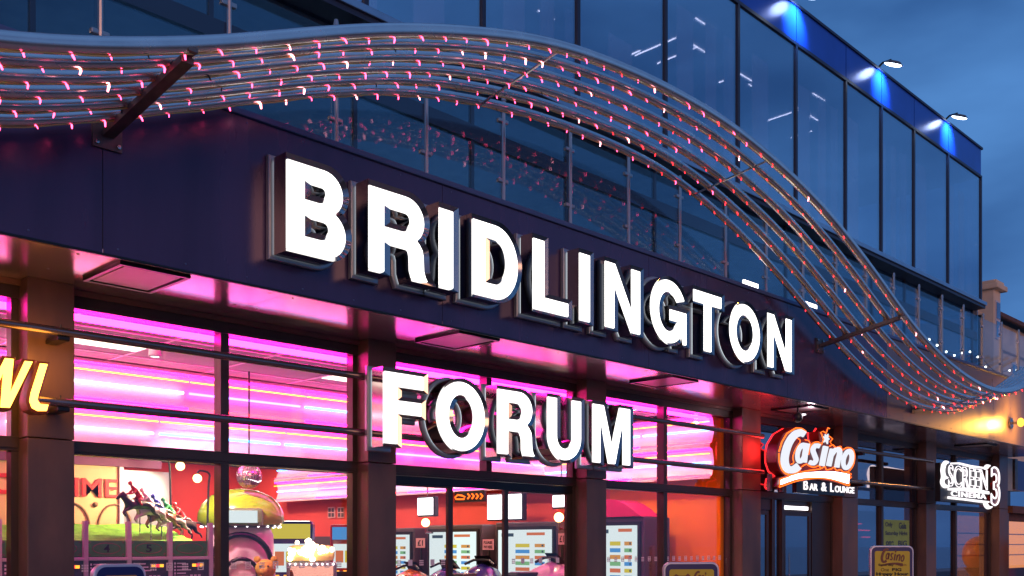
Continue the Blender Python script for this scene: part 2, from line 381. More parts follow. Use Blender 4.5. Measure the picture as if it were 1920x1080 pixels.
# soffit panels
sed = [-5.9, -2.3, 1.35, 4.98, 8.6, 12.25, 15.9, 19.5, 23.1, 27.2]
for a, b in zip(sed, sed[1:]):
    bx('soffit_panel', 'soffit', bld, a+.004, b-.004, FY+.004, 9.04, SOF-.012, SOF+.03)
    rv = MB()
    for xx in (a+.12, (a+b)/2, b-.12):
        for yy in (7.8, 8.4, 8.95): rv.lathe([(0, -.006), (.012, -.004), (.014, 0)], (xx, yy, SOF-.012), 8)
    rv.build('rivets', 'steel', bld)['kind'] = 'stuff'
bx('soffit_edge_trim', 'blackmetal', bld, X0, X1, FY-.006, FY+.02, SOF-.022, SOF-.002)
# pillars
pil = [(-.45, -.05), (3.13, 3.52), (6.68, 7.07), (10.36, 10.78), (14.29, 14.86), (17.81, 18.45), (21.71, 22.25), (26.2, 26.8)]
for a, b in pil:
    p = bx('pillar', 'pillar_cladding', bld, a, b, PY, 9.12, 0, 2.50, .008)
    bx('pillar_cap_panel', 'pillar_cladding', p, a, b, PY, 9.12, 2.508, SOF-.013, .008)
# window frames per bay
def bay(xa, xb, mulls, gl='shop_glass', door=None, z0=.10, decals=True):
    bx('window_head', 'frame', bld, xa, xb, 8.93, 9.08, 3.69, SOF-.014)
    bx('head_trim', 'pillar_cladding', bld, xa, xb, 8.90, 8.928, 3.80, 3.845)
    t = bx('transom', 'frame', bld, xa, xb, 8.94, 9.07, 2.40, 2.52)
    bx('transom_bead', 'frame', t, xa+.02, xb-.02, 8.925, 8.938, 2.425, 2.495)
    for x in (xa+.03, xb-.03):
        bx('jamb', 'frame', bld, x-.03, x+.03, 8.95, 9.06, 0, 2.398); bx('jamb', 'frame', bld, x-.03, x+.03, 8.95, 9.06, 2.522, 3.688)
    xs = [xa+.06] + mulls + [xb-.06]
    for x in mulls:
        bx('mullion', 'frame', bld, x-.045, x+.045, 8.935, 9.065, 2.522, 3.688)
        if not door: bx('mullion', 'frame', bld, x-.045, x+.045, 8.935, 9.065, 0, 2.398)
    for i, (a, b) in enumerate(zip(xs, xs[1:])):
        bx('window_pane', gl, bld, a+.03, b-.03, 8.995, 9.003, 2.525, 3.685)
        if not door:
            pn = bx('window_pane', gl, bld, a+.03, b-.03, 8.995, 9.003, z0, 2.395)
            if decals:
                d = MB(); x = a+.10; k = 0
                while x < b-.12:
                    if k % 2 == 0:
                        for u in range(3):
                            for w in range(3): d.box(x+u*.022, x+u*.022+.015, 8.991, 8.9945, 1.36+w*.024, 1.376+w*.024)
                    else:
                        d.box(x, x+.062, 8.991, 8.9945, 1.358, 1.366); d.box(x, x+.062, 8.991, 8.9945, 1.424, 1.432)
                        d.box(x, x+.010, 8.991, 8.9945, 1.366, 1.424); d.box(x+.052, x+.062, 8.991, 8.9945, 1.366, 1.424); d.lathe([(.018, 0), (.018, .003), (.010, .003), (.010, 0)], (x+.031, 8.991, 1.395), 10, 'y')
                    x += .16; k += 1
                o = d.build('window_decals', 'decal', pn); o['kind'] = 'stuff'
            bx('bottom_rail', 'frame', bld, a+.03, b-.03, 8.95, 9.05, 0, z0-.002)
bay(-.05, 3.13, [1.5])
bay(3.52, 6.68, [5.06])
bay(7.07, 10.36, [8.70], door=True)
bay(10.78, 14.29, [12.42])
bay(14.86, 17.81, [16.0], 'dark_glass', door=True)
bay(18.45, 21.71, [19.95], 'dark_glass', decals=False)
bay(22.25, 26.2, [23.9], 'dark_glass', decals=False)
# arcade sliding doors
def door(xa, xb, y, gl, zt=2.33, handle=None):
    d = MB()
    w = .075
    d.box(xa, xb, y, y+.045, zt-w, zt).box(xa, xb, y, y+.045, 0, .12).box(xa, xa+w, y, y+.045, .12, zt-w).box(xb-w, xb, y, y+.045, .12, zt-w)
    o = d.build('door', 'frame', bld)
    bx('door_pane', gl, o, xa+w, xb-w, y+.018, y+.026, .12, zt-w)
    dd = MB(); x = xa+w+.08; k = 0
    while gl == 'shop_glass' and x < xb-w-.1:
        if k % 2: dd.box(x, x+.06, y+.012, y+.0165, 1.36, 1.43)
        else:
            for u in range(3):
                for q in range(3): dd.box(x+u*.022, x+u*.022+.015, y+.012, y+.0165, 1.36+q*.024, 1.376+q*.024)
        x += .17; k += 1
    if dd.v: dd.build('door_decals', 'decal', o)['kind'] = 'stuff'
    if handle: MB().tube([(handle, y-.05, .95), (handle, y-.05, 1.45)], .014, 8).build('door_handle', 'steel', o)
    return o
door(7.13, 8.14, 8.99, 'shop_glass', 2.36); door(9.02, 10.30, 8.99, 'shop_glass', 2.36)
bx('door_track', 'blackmetal', bld, 7.1, 10.33, 8.96, 8.985, 2.30, 2.397)
door(14.92, 15.5, 8.97, 'dark_glass', 2.2); door(16.0, 17.0, 8.97, 'dark_glass', 2.2, 16.12)
bx('mullion', 'frame', bld, 15.56, 15.66, 8.94, 9.06, 0, 2.398); bx('mullion', 'frame', bld, 15.90, 15.98, 8.94, 9.06, 0, 2.398)
bx('window_pane', 'dark_glass', bld, 15.66, 15.90, 8.995, 9.003, .1, 2.39); bx('infill_panel', 'frame', bld, 17.02, 17.74, 8.96, 9.02, 0, 2.396)
bx('door_overpanel', 'frame', bld, 14.9, 15.55, 8.96, 9.02, 2.21, 2.396); bx('door_overlight', 'lamp_white', bld, 16.05, 16.95, 9.0, 9.02, 2.24, 2.30); bx('door_overpanel', 'frame', bld, 15.99, 17.01, 9.022, 9.04, 2.205, 2.396)
# soffit extractor panels
for i, (x, yy) in enumerate([(3.47, 7.74), (7.08, 7.72), (10.92, 7.74), (14.75, 7.78), (23.0, 7.93)]):
    v = thing('soffit_vent', ['square extractor panel in the pink soffit nearest the left pillar', 'square extractor panel in the soffit above the arcade doors', 'square extractor panel in the soffit above the sign letter M', 'square extractor panel in the soffit above the red casino sign', 'square extractor panel in the soffit above the cinema sign'][i], 'vent', (x+.3, yy+.35, SOF-.012), group='extractor panels in the soffit')
    f = MB(); a, b, c, d = x, x+.60, yy, yy+.72
    f.box(a, b, c, c+.035, SOF-.042, SOF-.0125).box(a, b, d-.035, d, SOF-.042, SOF-.0125).box(a, a+.035, c+.035, d-.035, SOF-.042, SOF-.0125).box(b-.035, b, c+.035, d-.035, SOF-.042, SOF-.0125)
    f.build('vent_frame', 'blackmetal', v); bx('vent_panel', 'vent_face', v, a+.06, b-.06, c+.06, d-.06, SOF-.036, SOF-.028, .004)
    bx('vent_flange', 'soffit', v, a+.036, b-.036, c+.036, d-.036, SOF-.026, SOF-.0125)
# ------------------------------------------------------------------ upper glass storey
mx = [-2.2, -.35, 1.5, 3.33, 5.05, 6.83, 8.65, 10.46, 12.5, 14.55, 16.49, 18.43, 20.02, 21.64, 23.55, 25.62]
for a, b in zip(mx, mx[1:]):
    bx('glass_panel', 'curtain_glass', bld, a+.03, b-.03, 9.0, 9.012, 7.56, 10.62)
    bx('spandrel_panel', 'spandrel', bld, a+.012, b-.012, 8.985, 9.02, 10.68, 11.32)
    bx('lower_glass_panel', 'band_glass', bld, a+.03, b-.03, 9.2, 9.212, 5.285, 6.70); bx('lower_glass_panel', 'band_glass', bld, a+.03, b-.03, 9.2, 9.212, 6.90, 7.40)
for x in mx:
    bx('curtain_mullion', 'mullion', bld, x-.03, x+.03, 8.972, 9.06, 7.56, 10.62)
    bx('lower_mullion', 'mullion', bld, x-.025, x+.025, 9.18, 9.24, 5.285, 6.70)
    bx('lower_mullion', 'mullion', bld, x-.025, x+.025, 9.18, 9.24, 6.90, 7.40)
bx('glazing_head', 'mullion', bld, mx[0], mx[-1]+.03, 8.97, 9.06, 10.622, 10.678)
bx('roof_coping', 'mullion', bld, mx[0], mx[-1]+.05, 8.955, 9.3, 11.322, 11.37)
bx('sill_flashing', 'sill', bld, mx[0], mx[-1]+.06, 8.86, 9.05, 7.47, 7.558, .015)
bx('sill_underside', 'mullion', bld, mx[0], mx[-1]+.04, 8.90, 9.26, 7.402, 7.467)
bx('glazing_beam', 'mullion', bld, mx[0], mx[-1]+.04, 9.17, 9.26, 6.702, 6.898)
bx('end_wall', 'curtain_glass', bld, mx[-1]+.0, mx[-1]+.02, 9.07, 14, 5.3, 10.62); bx('end_spandrel', 'spandrel', bld, mx[-1], mx[-1]+.02, 9.03, 14, 10.68, 11.32)
bx('upper_ceiling', 'pav_ceiling', bld, mx[0], mx[-1]-.02, 9.08, 14, 10.62, 10.75); bx('upper_roof', 'mullion', bld, mx[0], mx[-1], 9.1, 14, 11.2, 11.3)
bx('upper_floor', 'concrete', bld, mx[0], mx[-1]-.02, 9.27, 14, 7.36, 7.47); bx('upper_back_wall', 'pav_wall', bld, mx[0], mx[-1]-.02, 13.9, 14, 5.3, 10.62)
for i, a in enumerate(mx[4:-1]):
    w = mx[i+5]-a
    for (u, v) in ((.08, .24), (.55, .82)) if i % 2 else ((.40, .62), (.80, .95)):
        bx('window_blind', 'blind', bld, a+w*u, a+w*v, 9.35, 9.37, 7.48, 10.3 if i > 3 else 9.2)
st = MB()
for (px, py, dx, dy) in ((1275, 68, 1.1, 0), (1275, 68, 0, 1.0), (1308, 88, 0, .9), (1388, 138, .7, 0), (1390, 139, 0, .5), (1405, 158, .5, 0), (1496, 202, .9, 0), (1500, 206, 0, 1.0), (1525, 175, .5, 0), (1522, 246, 0, .5), (1305, 34, .6, 0), (1200, 95, 0, .5), (1010, 20, .4, .0)):
    q = onZ(px, py, 10.60); st.box(q.x, q.x+max(dx, .014), q.y, q.y+max(dy, .014), 10.595, 10.615)
st.build('ceiling_strip_lights', 'strip_light', bld)
for x in range(3, 26, 2): bx('wall_washer', 'washer', bld, x, x+1.2, 13.55, 13.68, 5.29, 5.33)  # unseen glowing floor strips added to brighten the lower back wall
for a, b in zip(mx[5:-1], mx[6:]): bx('window_uplight', 'uplight', bld, a+.15, b-.15, 9.13, 9.19, 7.472, 7.50)  # strips added out of sight behind the sill to brighten the blinds
# roof floodlights
for i, x in enumerate((16.49, 20.02, 23.55)):
    f = thing('roof_floodlight', ['roof edge floodlight nearest the top of the picture', 'middle roof edge floodlight washing the blue band', 'roof edge floodlight nearest the far end of the roof'][i], 'floodlight', (x-.1, 8.95, 11.37), group='floodlights along the roof edge')
    MB().tube([(x-.1, 9.05, 11.38), (x-.1, 8.92, 11.47), (x-.1, 8.74, 11.47)], .022, 8).box(x-.15, x-.05, 9.0, 9.12, 11.371, 11.385).build('arm', 'blackmetal', f)
    hd = MB(); hd.lathe([(.02, -.16), (.09, -.14), (.13, -.02), (.136, .0)], (0, 0, 0), 18)
    hd.v = [(a*1.32, b*1.32, c*.45) for a, b, c in hd.v]
    hm = hd.mesh('lamp_head', 'bracket', True); R = Matrix.Rotation(math.radians(22), 4, 'X') @ Matrix.Rotation(math.radians(-9), 4, 'Y') @ Matrix.Rotation(PI, 4, 'X') @ Matrix.Diagonal((1.35, 1, 1, 1))
    hm.transform(R); place('lamp_head', hm, f, (x-.1, 8.70, 11.36), Matrix.Identity(4))
    lm = MB().lathe([(0, .03), (.10, .026), (.145, .012), (.155, -.005)], (0, 0, 0), 18).mesh('lens', 'flood_lens', True); lm.transform(R)
    place('lens', lm, f, (x-.1, 8.70, 11.36), Matrix.Identity(4))
    ld = bpy.data.lights.new('floodlight_beam', 'SPOT'); ld.energy = 260; ld.color = (.10, .36, 1); ld.spot_size = math.radians(100); ld.spot_blend = .7; ld.shadow_soft_size = .06
    lo = bpy.data.objects.new('floodlight_beam', ld); C.objects.link(lo); lo.parent = f
    lo.location = Vector((x-.1, 8.66, 11.28))-Vector((x-.1, 8.95, 11.37)); lo.rotation_euler = Vector((.05, .60, -.36)).to_track_quat('-Z', 'Y').to_euler()
# ------------------------------------------------------------------ balustrade
bal = thing('glass_balustrade', 'glass terrace balustrade with slim steel posts above the blue fascia', 'balustrade', (3, 7.8, 5.34))
PX = [1.1+1.119*k for k in range(-2, 23)]
for x in PX:
    p = MB().tube([(x, 7.8, 5.34), (x, 7.8, 6.50)], .022, 8).tube([(x, 7.8, 6.5), (x, 7.8, 6.56)], [.03, .02], 8).build('post', 'post_steel', bal, True)
    for z in (5.62, 6.28): MB().cham(x-.075, x+.075, 7.79, 7.84, z-.022, z+.022, .012).build('clamp', 'post_steel', p)
for a, b in zip(PX, PX[1:]):
    bx('glass_panel', 'balustrade_glass', bal, a+.04, b-.04, 7.81, 7.822, 5.42, 6.46)
for i, (pa, pb, py) in enumerate(((1393, 1421, 521), (1505, 1531, 560))):
    q = onY(pa, py, 7.74); r = onY(pb, py+9, 7.74)
    u = thing('ledge_light', ['small white strip light on the fascia ledge, left of two', 'small white strip light on the fascia ledge, right of two by the pipes'][i], 'strip light', (q.x, 7.74, 5.34))  # glowing bars added where the sign is mirrored in the glass
    bx('light_base', 'blackmetal', u, q.x, r.x, 7.72, 7.76, 5.341, 5.37); bx('diffuser', 'neon_white', u, q.x+.01, r.x-.01, 7.722, 7.758, 5.372, 5.44, .01)
# ------------------------------------------------------------------ wave canopy of pipes
outer = [(-2.6, 4.62), (-1.2, 4.36), (0.2, 4.34), (1.2, 4.42), (2.12, 4.6), (2.76, 4.8), (3.51, 5.08), (4.59, 5.56), (5.45, 5.89), (6.75, 6.28), (7.52, 6.41), (8.2, 6.48), (8.85, 6.51), (9.78, 6.50), (10.6, 6.42), (11.93, 6.17), (12.93, 5.86), (14.04, 5.43), (15.07, 4.99), (16.31, 4.62), (17.14, 4.46), (17.86, 4.37), (18.7, 4.34), (19.6, 4.44), (20.6, 4.72), (21.8, 5.15), (23.5, 5.75), (26.0, 6.4)]
inner = [(-2.6, 4.5), (-1.2, 4.24), (.2, 4.25), (1.4, 4.35), (2.48, 4.56), (2.97, 4.73), (3.54, 4.97), (4.11, 5.20), (4.61, 5.42), (5.34, 5.70), (6.0, 5.93), (6.68, 6.09), (7.43, 6.22), (8.27, 6.31), (9.21, 6.35), (9.9, 6.34), (10.65, 6.27), (11.56, 6.07), (12.46, 5.81), (13.46, 5.42), (14.57, 4.97), (15.6, 4.61), (16.47, 4.36), (17.3, 4.2), (18.2, 4.13), (19.0, 4.14), (20.11, 4.27), (22.0, 4.85), (23.81, 5.5), (26, 6.2)]
def hermite(tab, x):
    for i in range(len(tab)-1):
        if tab[i][0] <= x <= tab[i+1][0]: break
    def sl(j):
        a, b = tab[max(j-1, 0)], tab[min(j+1, len(tab)-1)]; return (b[1]-a[1])/(b[0]-a[0])
    (xa, ya), (xb, yb) = tab[i], tab[i+1]; h = xb-xa; t = (x-xa)/h
    return (2*t**3-3*t*t+1)*ya + (t**3-2*t*t+t)*h*sl(i) + (-2*t**3+3*t*t)*yb + (t**3-t*t)*h*sl(i+1)
def zsm(tab, x):
    return sum(hermite(tab, min(max(x+d, -2.6), 25.9))*w for d, w in ((-.5, .15), (-.25, .22), (0, .26), (.25, .22), (.5, .15)))
wave = thing('wave_canopy', 'rippling canopy of six long steel pipes wired with red fairy lights', 'canopy', (3.25, 7.62, 4.6))
FR = [0, .205, .40, .60, .80, 1.0]
def pipe_pt(k, x):
    f = FR[k]; zi, zo = zsm(inner, x), zsm(outer, x)
    return Vector((x, 7.45+(6.35-7.45)*f, zi+(zo-zi)*f))
xs = [-2.4+.12*i for i in range(235)]
for k in range(6):
    r = .060 if k == 5 else .049
    MB().tube([pipe_pt(k, x) for x in xs], r, 12).build('pipe', 'pipe', wave, True)
for x in (3.33, 14.8):
    a = pipe_pt(0, x); b = pipe_pt(5, x); d = (b-a); e = a - d*.14; e.y = FY-.02; g = b-d*.035
    br = MB(); n = Vector((0, -d.z, d.y)).normalized()*(-1)
    n = n if n.z < 0 else -n
    def web(p, q, off0, off1, w):
        vs = []
        for pt in (p, q):
            for o in (off0, off1):
                for s in (-w, w): vs.append(pt + n*o + Vector((s, 0, 0)))
        return vs, [(0,1,3,2),(4,6,7,5),(0,4,5,1),(2,3,7,6),(0,2,6,4),(1,5,7,3)]
    br.add(*web(e, g, .062, .112, .045)); bo = br.build('bracket_arm', 'bracket', wave)
    bx('wall_plate', 'bracket', bo, x-.115, x+.115, FY-.022, FY-.001, e.z-.20, e.z+.03)
    for u in (-.085, .085):
        for v in (-.165, -.005): MB().lathe([(0, -.02), (.018, -.018), (.02, 0)], (x+u, FY-.022, e.z+v), 6, 'y').build('bolt', 'steel', bo)
    for k in range(6):
        sd = MB(); q = pipe_pt(k, x); sd.add(*web(q-Vector((0, .045, 0)), q+Vector((0, .045, 0)), .03, .064, .035))
        sd.build('saddle', 'bracket', bo, True)
for x in (-.6, 7.10, 10.95, 18.65, 22.5):
    MB().tube([pipe_pt(k, x)+Vector((0, 0, -.045)) for k in range(6)], .013, 8).build('tie_rod', 'steel', wave)
st_rod = pipe_pt(0, 18.4)
MB().tube([(18.4, FY, 4.12), st_rod], .02, 8).box(18.33, 18.47, FY-.02, FY-.001, 4.04, 4.2).build('wall_stub', 'bracket', wave)
# fairy lights: one string per pipe, every bulb its own part
bulb = bpy.data.meshes.new('bulb')
bm_ = MB().tube([(0, 0, .01), (.018, 0, .012), (.026, 0, -.008), (.028, 0, -.045)], [.006, .007, .010, .007], 6)
bulb = bm_.mesh('bulb', 'bulb_red', True)
dead = bm_.mesh('bulb', 'blackmetal', True)
bulbp = bm_.mesh('bulb', 'bulb_pink', True)
bulb2 = MB().tube([(0, 0, .01), (.020, 0, .014), (.029, 0, -.01), (.032, 0, -.055)], [.008, .010, .013, .009], 6).mesh('bulb', 'bulb_core', True)
names = ['lowest pipe beside the fascia', 'second pipe up from the fascia', 'third pipe up from the fascia', 'fourth pipe up from the fascia', 'fifth pipe up, just under the thick pipe', 'thick outermost top pipe']
for k in range(6):
    s = thing('fairy_light_string', 'string of red fairy lights tied under the '+names[k], 'fairy lights', pipe_pt(k, 3.0)-Vector((0, 0, .06)), group='red fairy light strings on the canopy pipes')
    o0 = pipe_pt(k, 3.0)-Vector((0, 0, .06))
    rr = .064 if k == 5 else .053
    MB().tube([pipe_pt(k, x)+Vector((0, -.012, -rr+.006*math.sin(9*x+k))) for x in xs if 1.5 < x < 22.4], .0065, 5).build('wire', 'string', s)
    x = 1.9+.06*k + .05*random.random()
    while x < 21.8:
        p = pipe_pt(k, x)+Vector((0, -.014, -rr))
        o = link('bulb', dead if random.random() < .05 else bulb2 if random.random() < .12 else bulbp if x+random.uniform(-2, 2) < 9.5 else bulb, s, p-o0)
        o.rotation_euler = (random.uniform(-.35, .35), random.uniform(-.45, .45), random.uniform(-.8, .8)); q = random.uniform(.45, .78); o.scale = (q, q, q)
        x += (.262 if x < 8 else .30 if x < 13 else .37) + random.uniform(-.03, .03)
# ------------------------------------------------------------------ BRIDLINGTON sign
def letter_sign(root, ch, x0, x1, z0, z1, yback, ytray, yfront, bev=.042):
    h = z1-z0; w = (x1-x0)/h
    loops = [[(x*h, y*h) for x, y in lp] for lp in glyph(ch, w)]
    lip = .042 if x0 < 6.6 and z0 > 4 else .027; half = (yback-yfront-.03+lip)/2
    body = curve_mesh('letter', loops, half, bev, 0, 'chrome')
    for v in body.vertices:
        if abs(v.co.z) > half: v.co.z = half-lip*min(1, (v.co.z-half)/bev) if v.co.z > 0 else -half-.004
    body.set_sharp_from_angle(angle=math.radians(28))
    bo = place('letter', body, root, (x0, yfront-lip+half, z0))
    fc = curve_mesh('letter_face', loops, .003, 0, -.002, 'face_white'); place('letter_face', fc, bo, (x0, yfront-.004, z0))
    try:
        tr = curve_mesh('back_tray', loops, (ytray-yback)/2-.014, .014, .062, 'tray', 3); place('back_tray', tr, bo, (x0, (ytray+yback)/2, z0))
        hl = curve_mesh('halo_strip', loops, .004, 0, .030, 'halo'); place('halo_strip', hl, bo, (x0, yback-.012, z0))
    except Exception as ex: print('tray', ex)
    return bo
bs = thing('illuminated_sign', 'huge white lit chrome edged letters reading BRIDLINGTON along the fascia', 'sign', (4.8, 7.6, 4.17))
bxs = [('B', 4.81, 5.42), ('R', 5.69, 6.40), ('I', 6.55, 6.735), ('D', 7.01, 7.665), ('L', 7.91, 8.48), ('I', 8.68, 8.86), ('N', 9.14, 9.81), ('G', 10.02, 10.79), ('T', 10.95, 11.61), ('O', 11.81, 12.60), ('N', 12.81, 13.50)]
for ch, a, b in bxs: letter_sign(bs, ch, a, b, 4.17, 4.935, 7.615, 7.669, 7.44)
fs = thing('illuminated_sign', 'white lit chrome edged letters reading FORUM on rails above the doors', 'sign', (6.4, 8.3, 2.66))
for ch, a, b in [('F', 6.46, 6.99), ('O', 7.18, 7.90), ('R', 8.11, 8.73), ('U', 8.96, 9.58), ('M', 9.81, 10.58)]: letter_sign(fs, ch, a, b, 2.66, 3.40, 8.375, 8.43, 8.19)
# rails
def rail(z, xa, xb, y=8.5):
    o = MB().tube([(xa, y, z), (xb, y, z)], .037, 12).build('sign_rail', 'railpipe', rl, True)
    for a, b in pil:
        x = (a+b)/2
        if xa < x < xb:
            MB().tube([(x, y, z-.03), (x, PY+.005, z-.03)], .02, 8).tube([(x-.02, y, z+.033), (x-.02, y, z+.06)], .006, 6).cham(x-.05, x+.05, y-.02, PY+.004, z-.075, z-.035, .01).build('stand_off', 'blackmetal', o)
rl = thing('sign_rails', 'pair of dark horizontal pipes carrying the signs across the pillars', 'rails', (3, 8.5, 2.8))
for z in (3.375, 2.785):
    rail(z, -2 if z > 3 else 3.05, 14.5); rail(z, 16.9, 21.4)
# ------------------------------------------------------------------ BOWL sign
bw = thing('illuminated_sign', 'yellow lit slanted letters of the bowl sign cut off at the left edge', 'sign', (2.9, 8.3, 2.66))
def px_loop(pts, Y, org): return [((onY(x, y, Y)-org).x, (onY(x, y, Y)-org).z) for x, y in pts]
o_ = onY(60, 765, 8.22)
Lp = [(74.6,681),(89.5,682.5),(72,741),(70.5,750),(75,757),(91,758.5),(87.5,771),(70,771),(59,765),(54.5,752),(57,737)]
Wp = [(-36,667),(-20,668),(-21,730),(9,671),(26,673),(20,733),(46,676.5),(61.5,678),(18.5,765),(0,764),(5,702),(-24,764),(-40,764)]
Op = [(-50+34*math.cos(a)+ (8*math.sin(a)), 714-46*math.sin(a)) for a in [i*2*PI/28 for i in range(28)]]
Op = [(x-30, y) for x, y in Op]; Oi = [(-80+(x+80)*.5, 714+(y-714)*.62) for x, y in Op]
Bp = [(-190,662),(-150,664),(-132,676),(-134,694),(-146,708),(-136,722),(-138,744),(-156,760),(-208,762)]
for nm, lps in (('letter', [Wp]), ('letter', [Lp]), ('letter', [Op, Oi]), ('letter', [Bp])):
    lp2 = [px_loop(l, 8.22, o_) for l in lps]
    b = place('letter', curve_mesh('letter', lp2, .07, .018, 0, 'bowl_side'), bw, (o_.x, 8.31, o_.z))
    place('letter_face', curve_mesh('letter_face', lp2, .003, 0, -.002, 'face_yellow'), b, (o_.x, 8.218, o_.z))
    place('halo_strip', curve_mesh('halo_strip', lp2, .003, 0, -.004, 'halo_amber'), b, (o_.x, 8.403, o_.z))
ld = bpy.data.lights.new('amber_spill', 'POINT'); ld.energy = 11; ld.color = (1, .42, .05); ld.shadow_soft_size = .2
lo = bpy.data.objects.new('amber_spill', ld); C.objects.link(lo); lo.parent = bw; lo.location = (.25, .12, .42)
# ------------------------------------------------------------------ CASINO sign
CY = 8.2
cas = thing('casino_sign', 'red neon outlined Casino Bar & Lounge sign with white script letters', 'sign', (14.5, 8.3, 2.56))
def Z4(pts): return [(1430+x*.1482, 780+y*.1482) for x, y in pts]
oc = onY(1455, 910, CY)
def stroke(pts, w):
    P = [Vector((a, b)) for a, b in pts]; L_, R_ = [], []
    ws = w if isinstance(w, list) else [w]*len(P)
    for i, p in enumerate(P):
        t = (P[min(i+1, len(P)-1)]-P[max(i-1, 0)]).normalized(); nn = Vector((-t.y, t.x))*ws[i]/2
        L_.append(p+nn); R_.append(p-nn)
    return [tuple(v) for v in L_] + [tuple(v) for v in reversed(R_)]
def cat(pts, n=5, closed=False):
    P = [Vector(p) for p in pts]; m = len(P); o = []
    for i in range(m if closed else m-1):
        g = (lambda j: P[j % m]) if closed else (lambda j: P[min(max(j, 0), m-1)])
        a, b, c, d = g(i-1), g(i), g(i+1), g(i+2)
        for k in range(n):
            t = k/n; o.append(tuple(.5*((2*b)+(c-a)*t+(2*a-5*b+4*c-d)*t*t+(3*b-a-3*c+d)*t**3)))
    if not closed: o.append(tuple(P[-1]))
    return o
outline = [(195,470),(215,350),(290,225),(415,150),(520,170),(560,290),(610,325),(700,322),(742,345),(728,200),(790,215),(830,145),(848,165),(826,245),(888,292),(850,345),(905,375),(985,382),(1000,420),(1080,395),(1150,440),(1163,520),(1140,640),(1075,715),(1125,745),(1120,775),(1085,800),(1080,885),(900,828),(700,795),(450,830),(208,912),(192,890),(208,792),(320,757),(235,690),(198,580)]
place('sign_box', curve_mesh('sign_box', [px_loop(Z4(outline), CY, oc)], .085, .01, .0, 'sign_red'), cas, (oc.x, CY+.115, oc.z))
def tube2d(pts, r, m, name, y=CY-.01, closed=False, parent=None):
    r *= .72; q = [onY(x, y_, CY) for x, y_ in Z4(pts)]; q = [Vector((p.x, y, p.z)) for p in q]
    return MB().tube(q, r, 6, closed=closed).build(name, m, parent or cas, True)
tube2d(outline, .02, 'halo_red', 'halo_tube', CY+.235, True)
tube2d([(540,195),(490,160),(415,152),(300,220),(235,330),(200,450)], .016, 'neon_orange', 'neon_tube')
tube2d(cat([(197,470),(205,590),(245,690),(310,740),(390,740),(450,700),(480,650)], 4), .016, 'neon_orange', 'neon_tube')
tube2d(cat([(340,420),(370,320),(420,280),(460,300),(465,330),(410,420),(375,520),(385,590),(350,612)], 4), .011, 'neon_orange', 'neon_tube')
tube2d(cat([(530,300),(580,320),(590,370),(575,480)], 4), .011, 'neon_orange', 'neon_tube')
tube2d(cat([(575,490),(590,400),(630,345),(690,328),(725,350)], 4), .012, 'neon_orange', 'neon_tube')
tube2d([(735,365),(765,300),(728,205),(760,195),(795,218),(820,150),(840,160)], .013, 'neon_orange', 'neon_tube')
tube2d([(835,255),(880,290),(845,330),(860,350)], .012, 'neon_orange', 'neon_tube')
tube2d(cat([(840,385),(880,365),(920,400),(980,385),(1000,430),(1060,400),(1130,420),(1158,500),(1140,620),(1080,700),(1020,712),(975,680),(930,690),(895,650),(860,670),(800,680),(780,640),(730,665),(705,630),(640,650),(580,630),(545,610),(490,640)], 4), .013, 'neon_orange', 'neon_tube')
tube2d(cat([(470,715),(590,688),(720,672)], 4), .013, 'neon_orange', 'neon_tube')
tube2d(cat([(205,900),(450,815),(700,785),(900,812),(1075,880),(1085,845)], 4), .015, 'neon_orange', 'neon_tube')
tube2d([(205,900),(215,800),(330,765)], .015, 'neon_orange', 'neon_tube')
tube2d([(1075,715),(1115,735),(1095,765),(1118,772),(1090,795)], .012, 'neon_orange', 'neon_tube')
def ell(cx, cy, rx, ry, sh, n=20): return [(cx+rx*math.cos(2*PI*i/n)-sh*math.sin(2*PI*i/n), cy+ry*math.sin(2*PI*i/n)) for i in range(n)]
script = [('C', [stroke(cat([(525,235),(475,212),(400,240),(325,345),(280,490),(278,600),(315,672),(385,678),(450,635)], 3), [70]*3+[85]*22)]),
 ('a', [ell(488,470,68,130,22), ell(486,475,26,72,16)[::-1]]), ('a', [stroke([(560,350),(535,470),(520,585)], 55)]),
 ('s', [stroke(cat([(715,385),(670,372),(632,425),(655,500),(672,555),(640,600),(590,582)], 3), 48)]),
 ('i', [stroke([(795,385),(770,500),(745,628)], 56)]), ('n', [stroke([(880,420),(855,520),(832,630)], 52)]), ('n', [stroke(cat([(862,500),(905,440),(955,420),(972,470),(950,560),(935,648)], 3), 50)]),
 ('o', [ell(1072,550,72,132,20), ell(1070,555,30,78,16)[::-1]]),
 ('star', [[(790,235),(805,262),(822,232),(820,278),(838,292),(818,305),(815,350),(800,315),(772,330),(788,288),(765,262),(788,268)]])]
for nm, lps in script:
    place('script_letter' if nm != 'star' else 'star', curve_mesh('script_letter', [px_loop(Z4(l), CY, oc) for l in lps], .012, .004, 0, 'sign_white'), cas, (oc.x, CY-.005, oc.z))
place('swoosh', curve_mesh('swoosh', [px_loop(Z4(cat([(235,812),(450,735),(700,708),(900,708),(1085,742)], 4)+cat([(1078,850),(900,800),(700,772),(450,790),(232,862)], 4)), CY, oc)], .012, .004, 0, 'neon_white'), cas, (oc.x, CY-.005, oc.z))
ld = bpy.data.lights.new('neon_spill', 'POINT'); ld.energy = 26; ld.color = (1, .03, .03); ld.shadow_soft_size = .25
lo = bpy.data.objects.new('neon_spill', ld); C.objects.link(lo); lo.parent = cas; lo.location = (.35, .22, .62)
q0, q1 = onY(*Z4([(470, 925)])[0], CY), onY(*Z4([(1075, 850)])[0], CY)
bx('name_board', 'blackmetal', cas, q0.x, q1.x, CY+.06, CY+.14, 2.47, 2.70)
tl = onY(*Z4([(555, 935)])[0], CY)
xx = tl.x
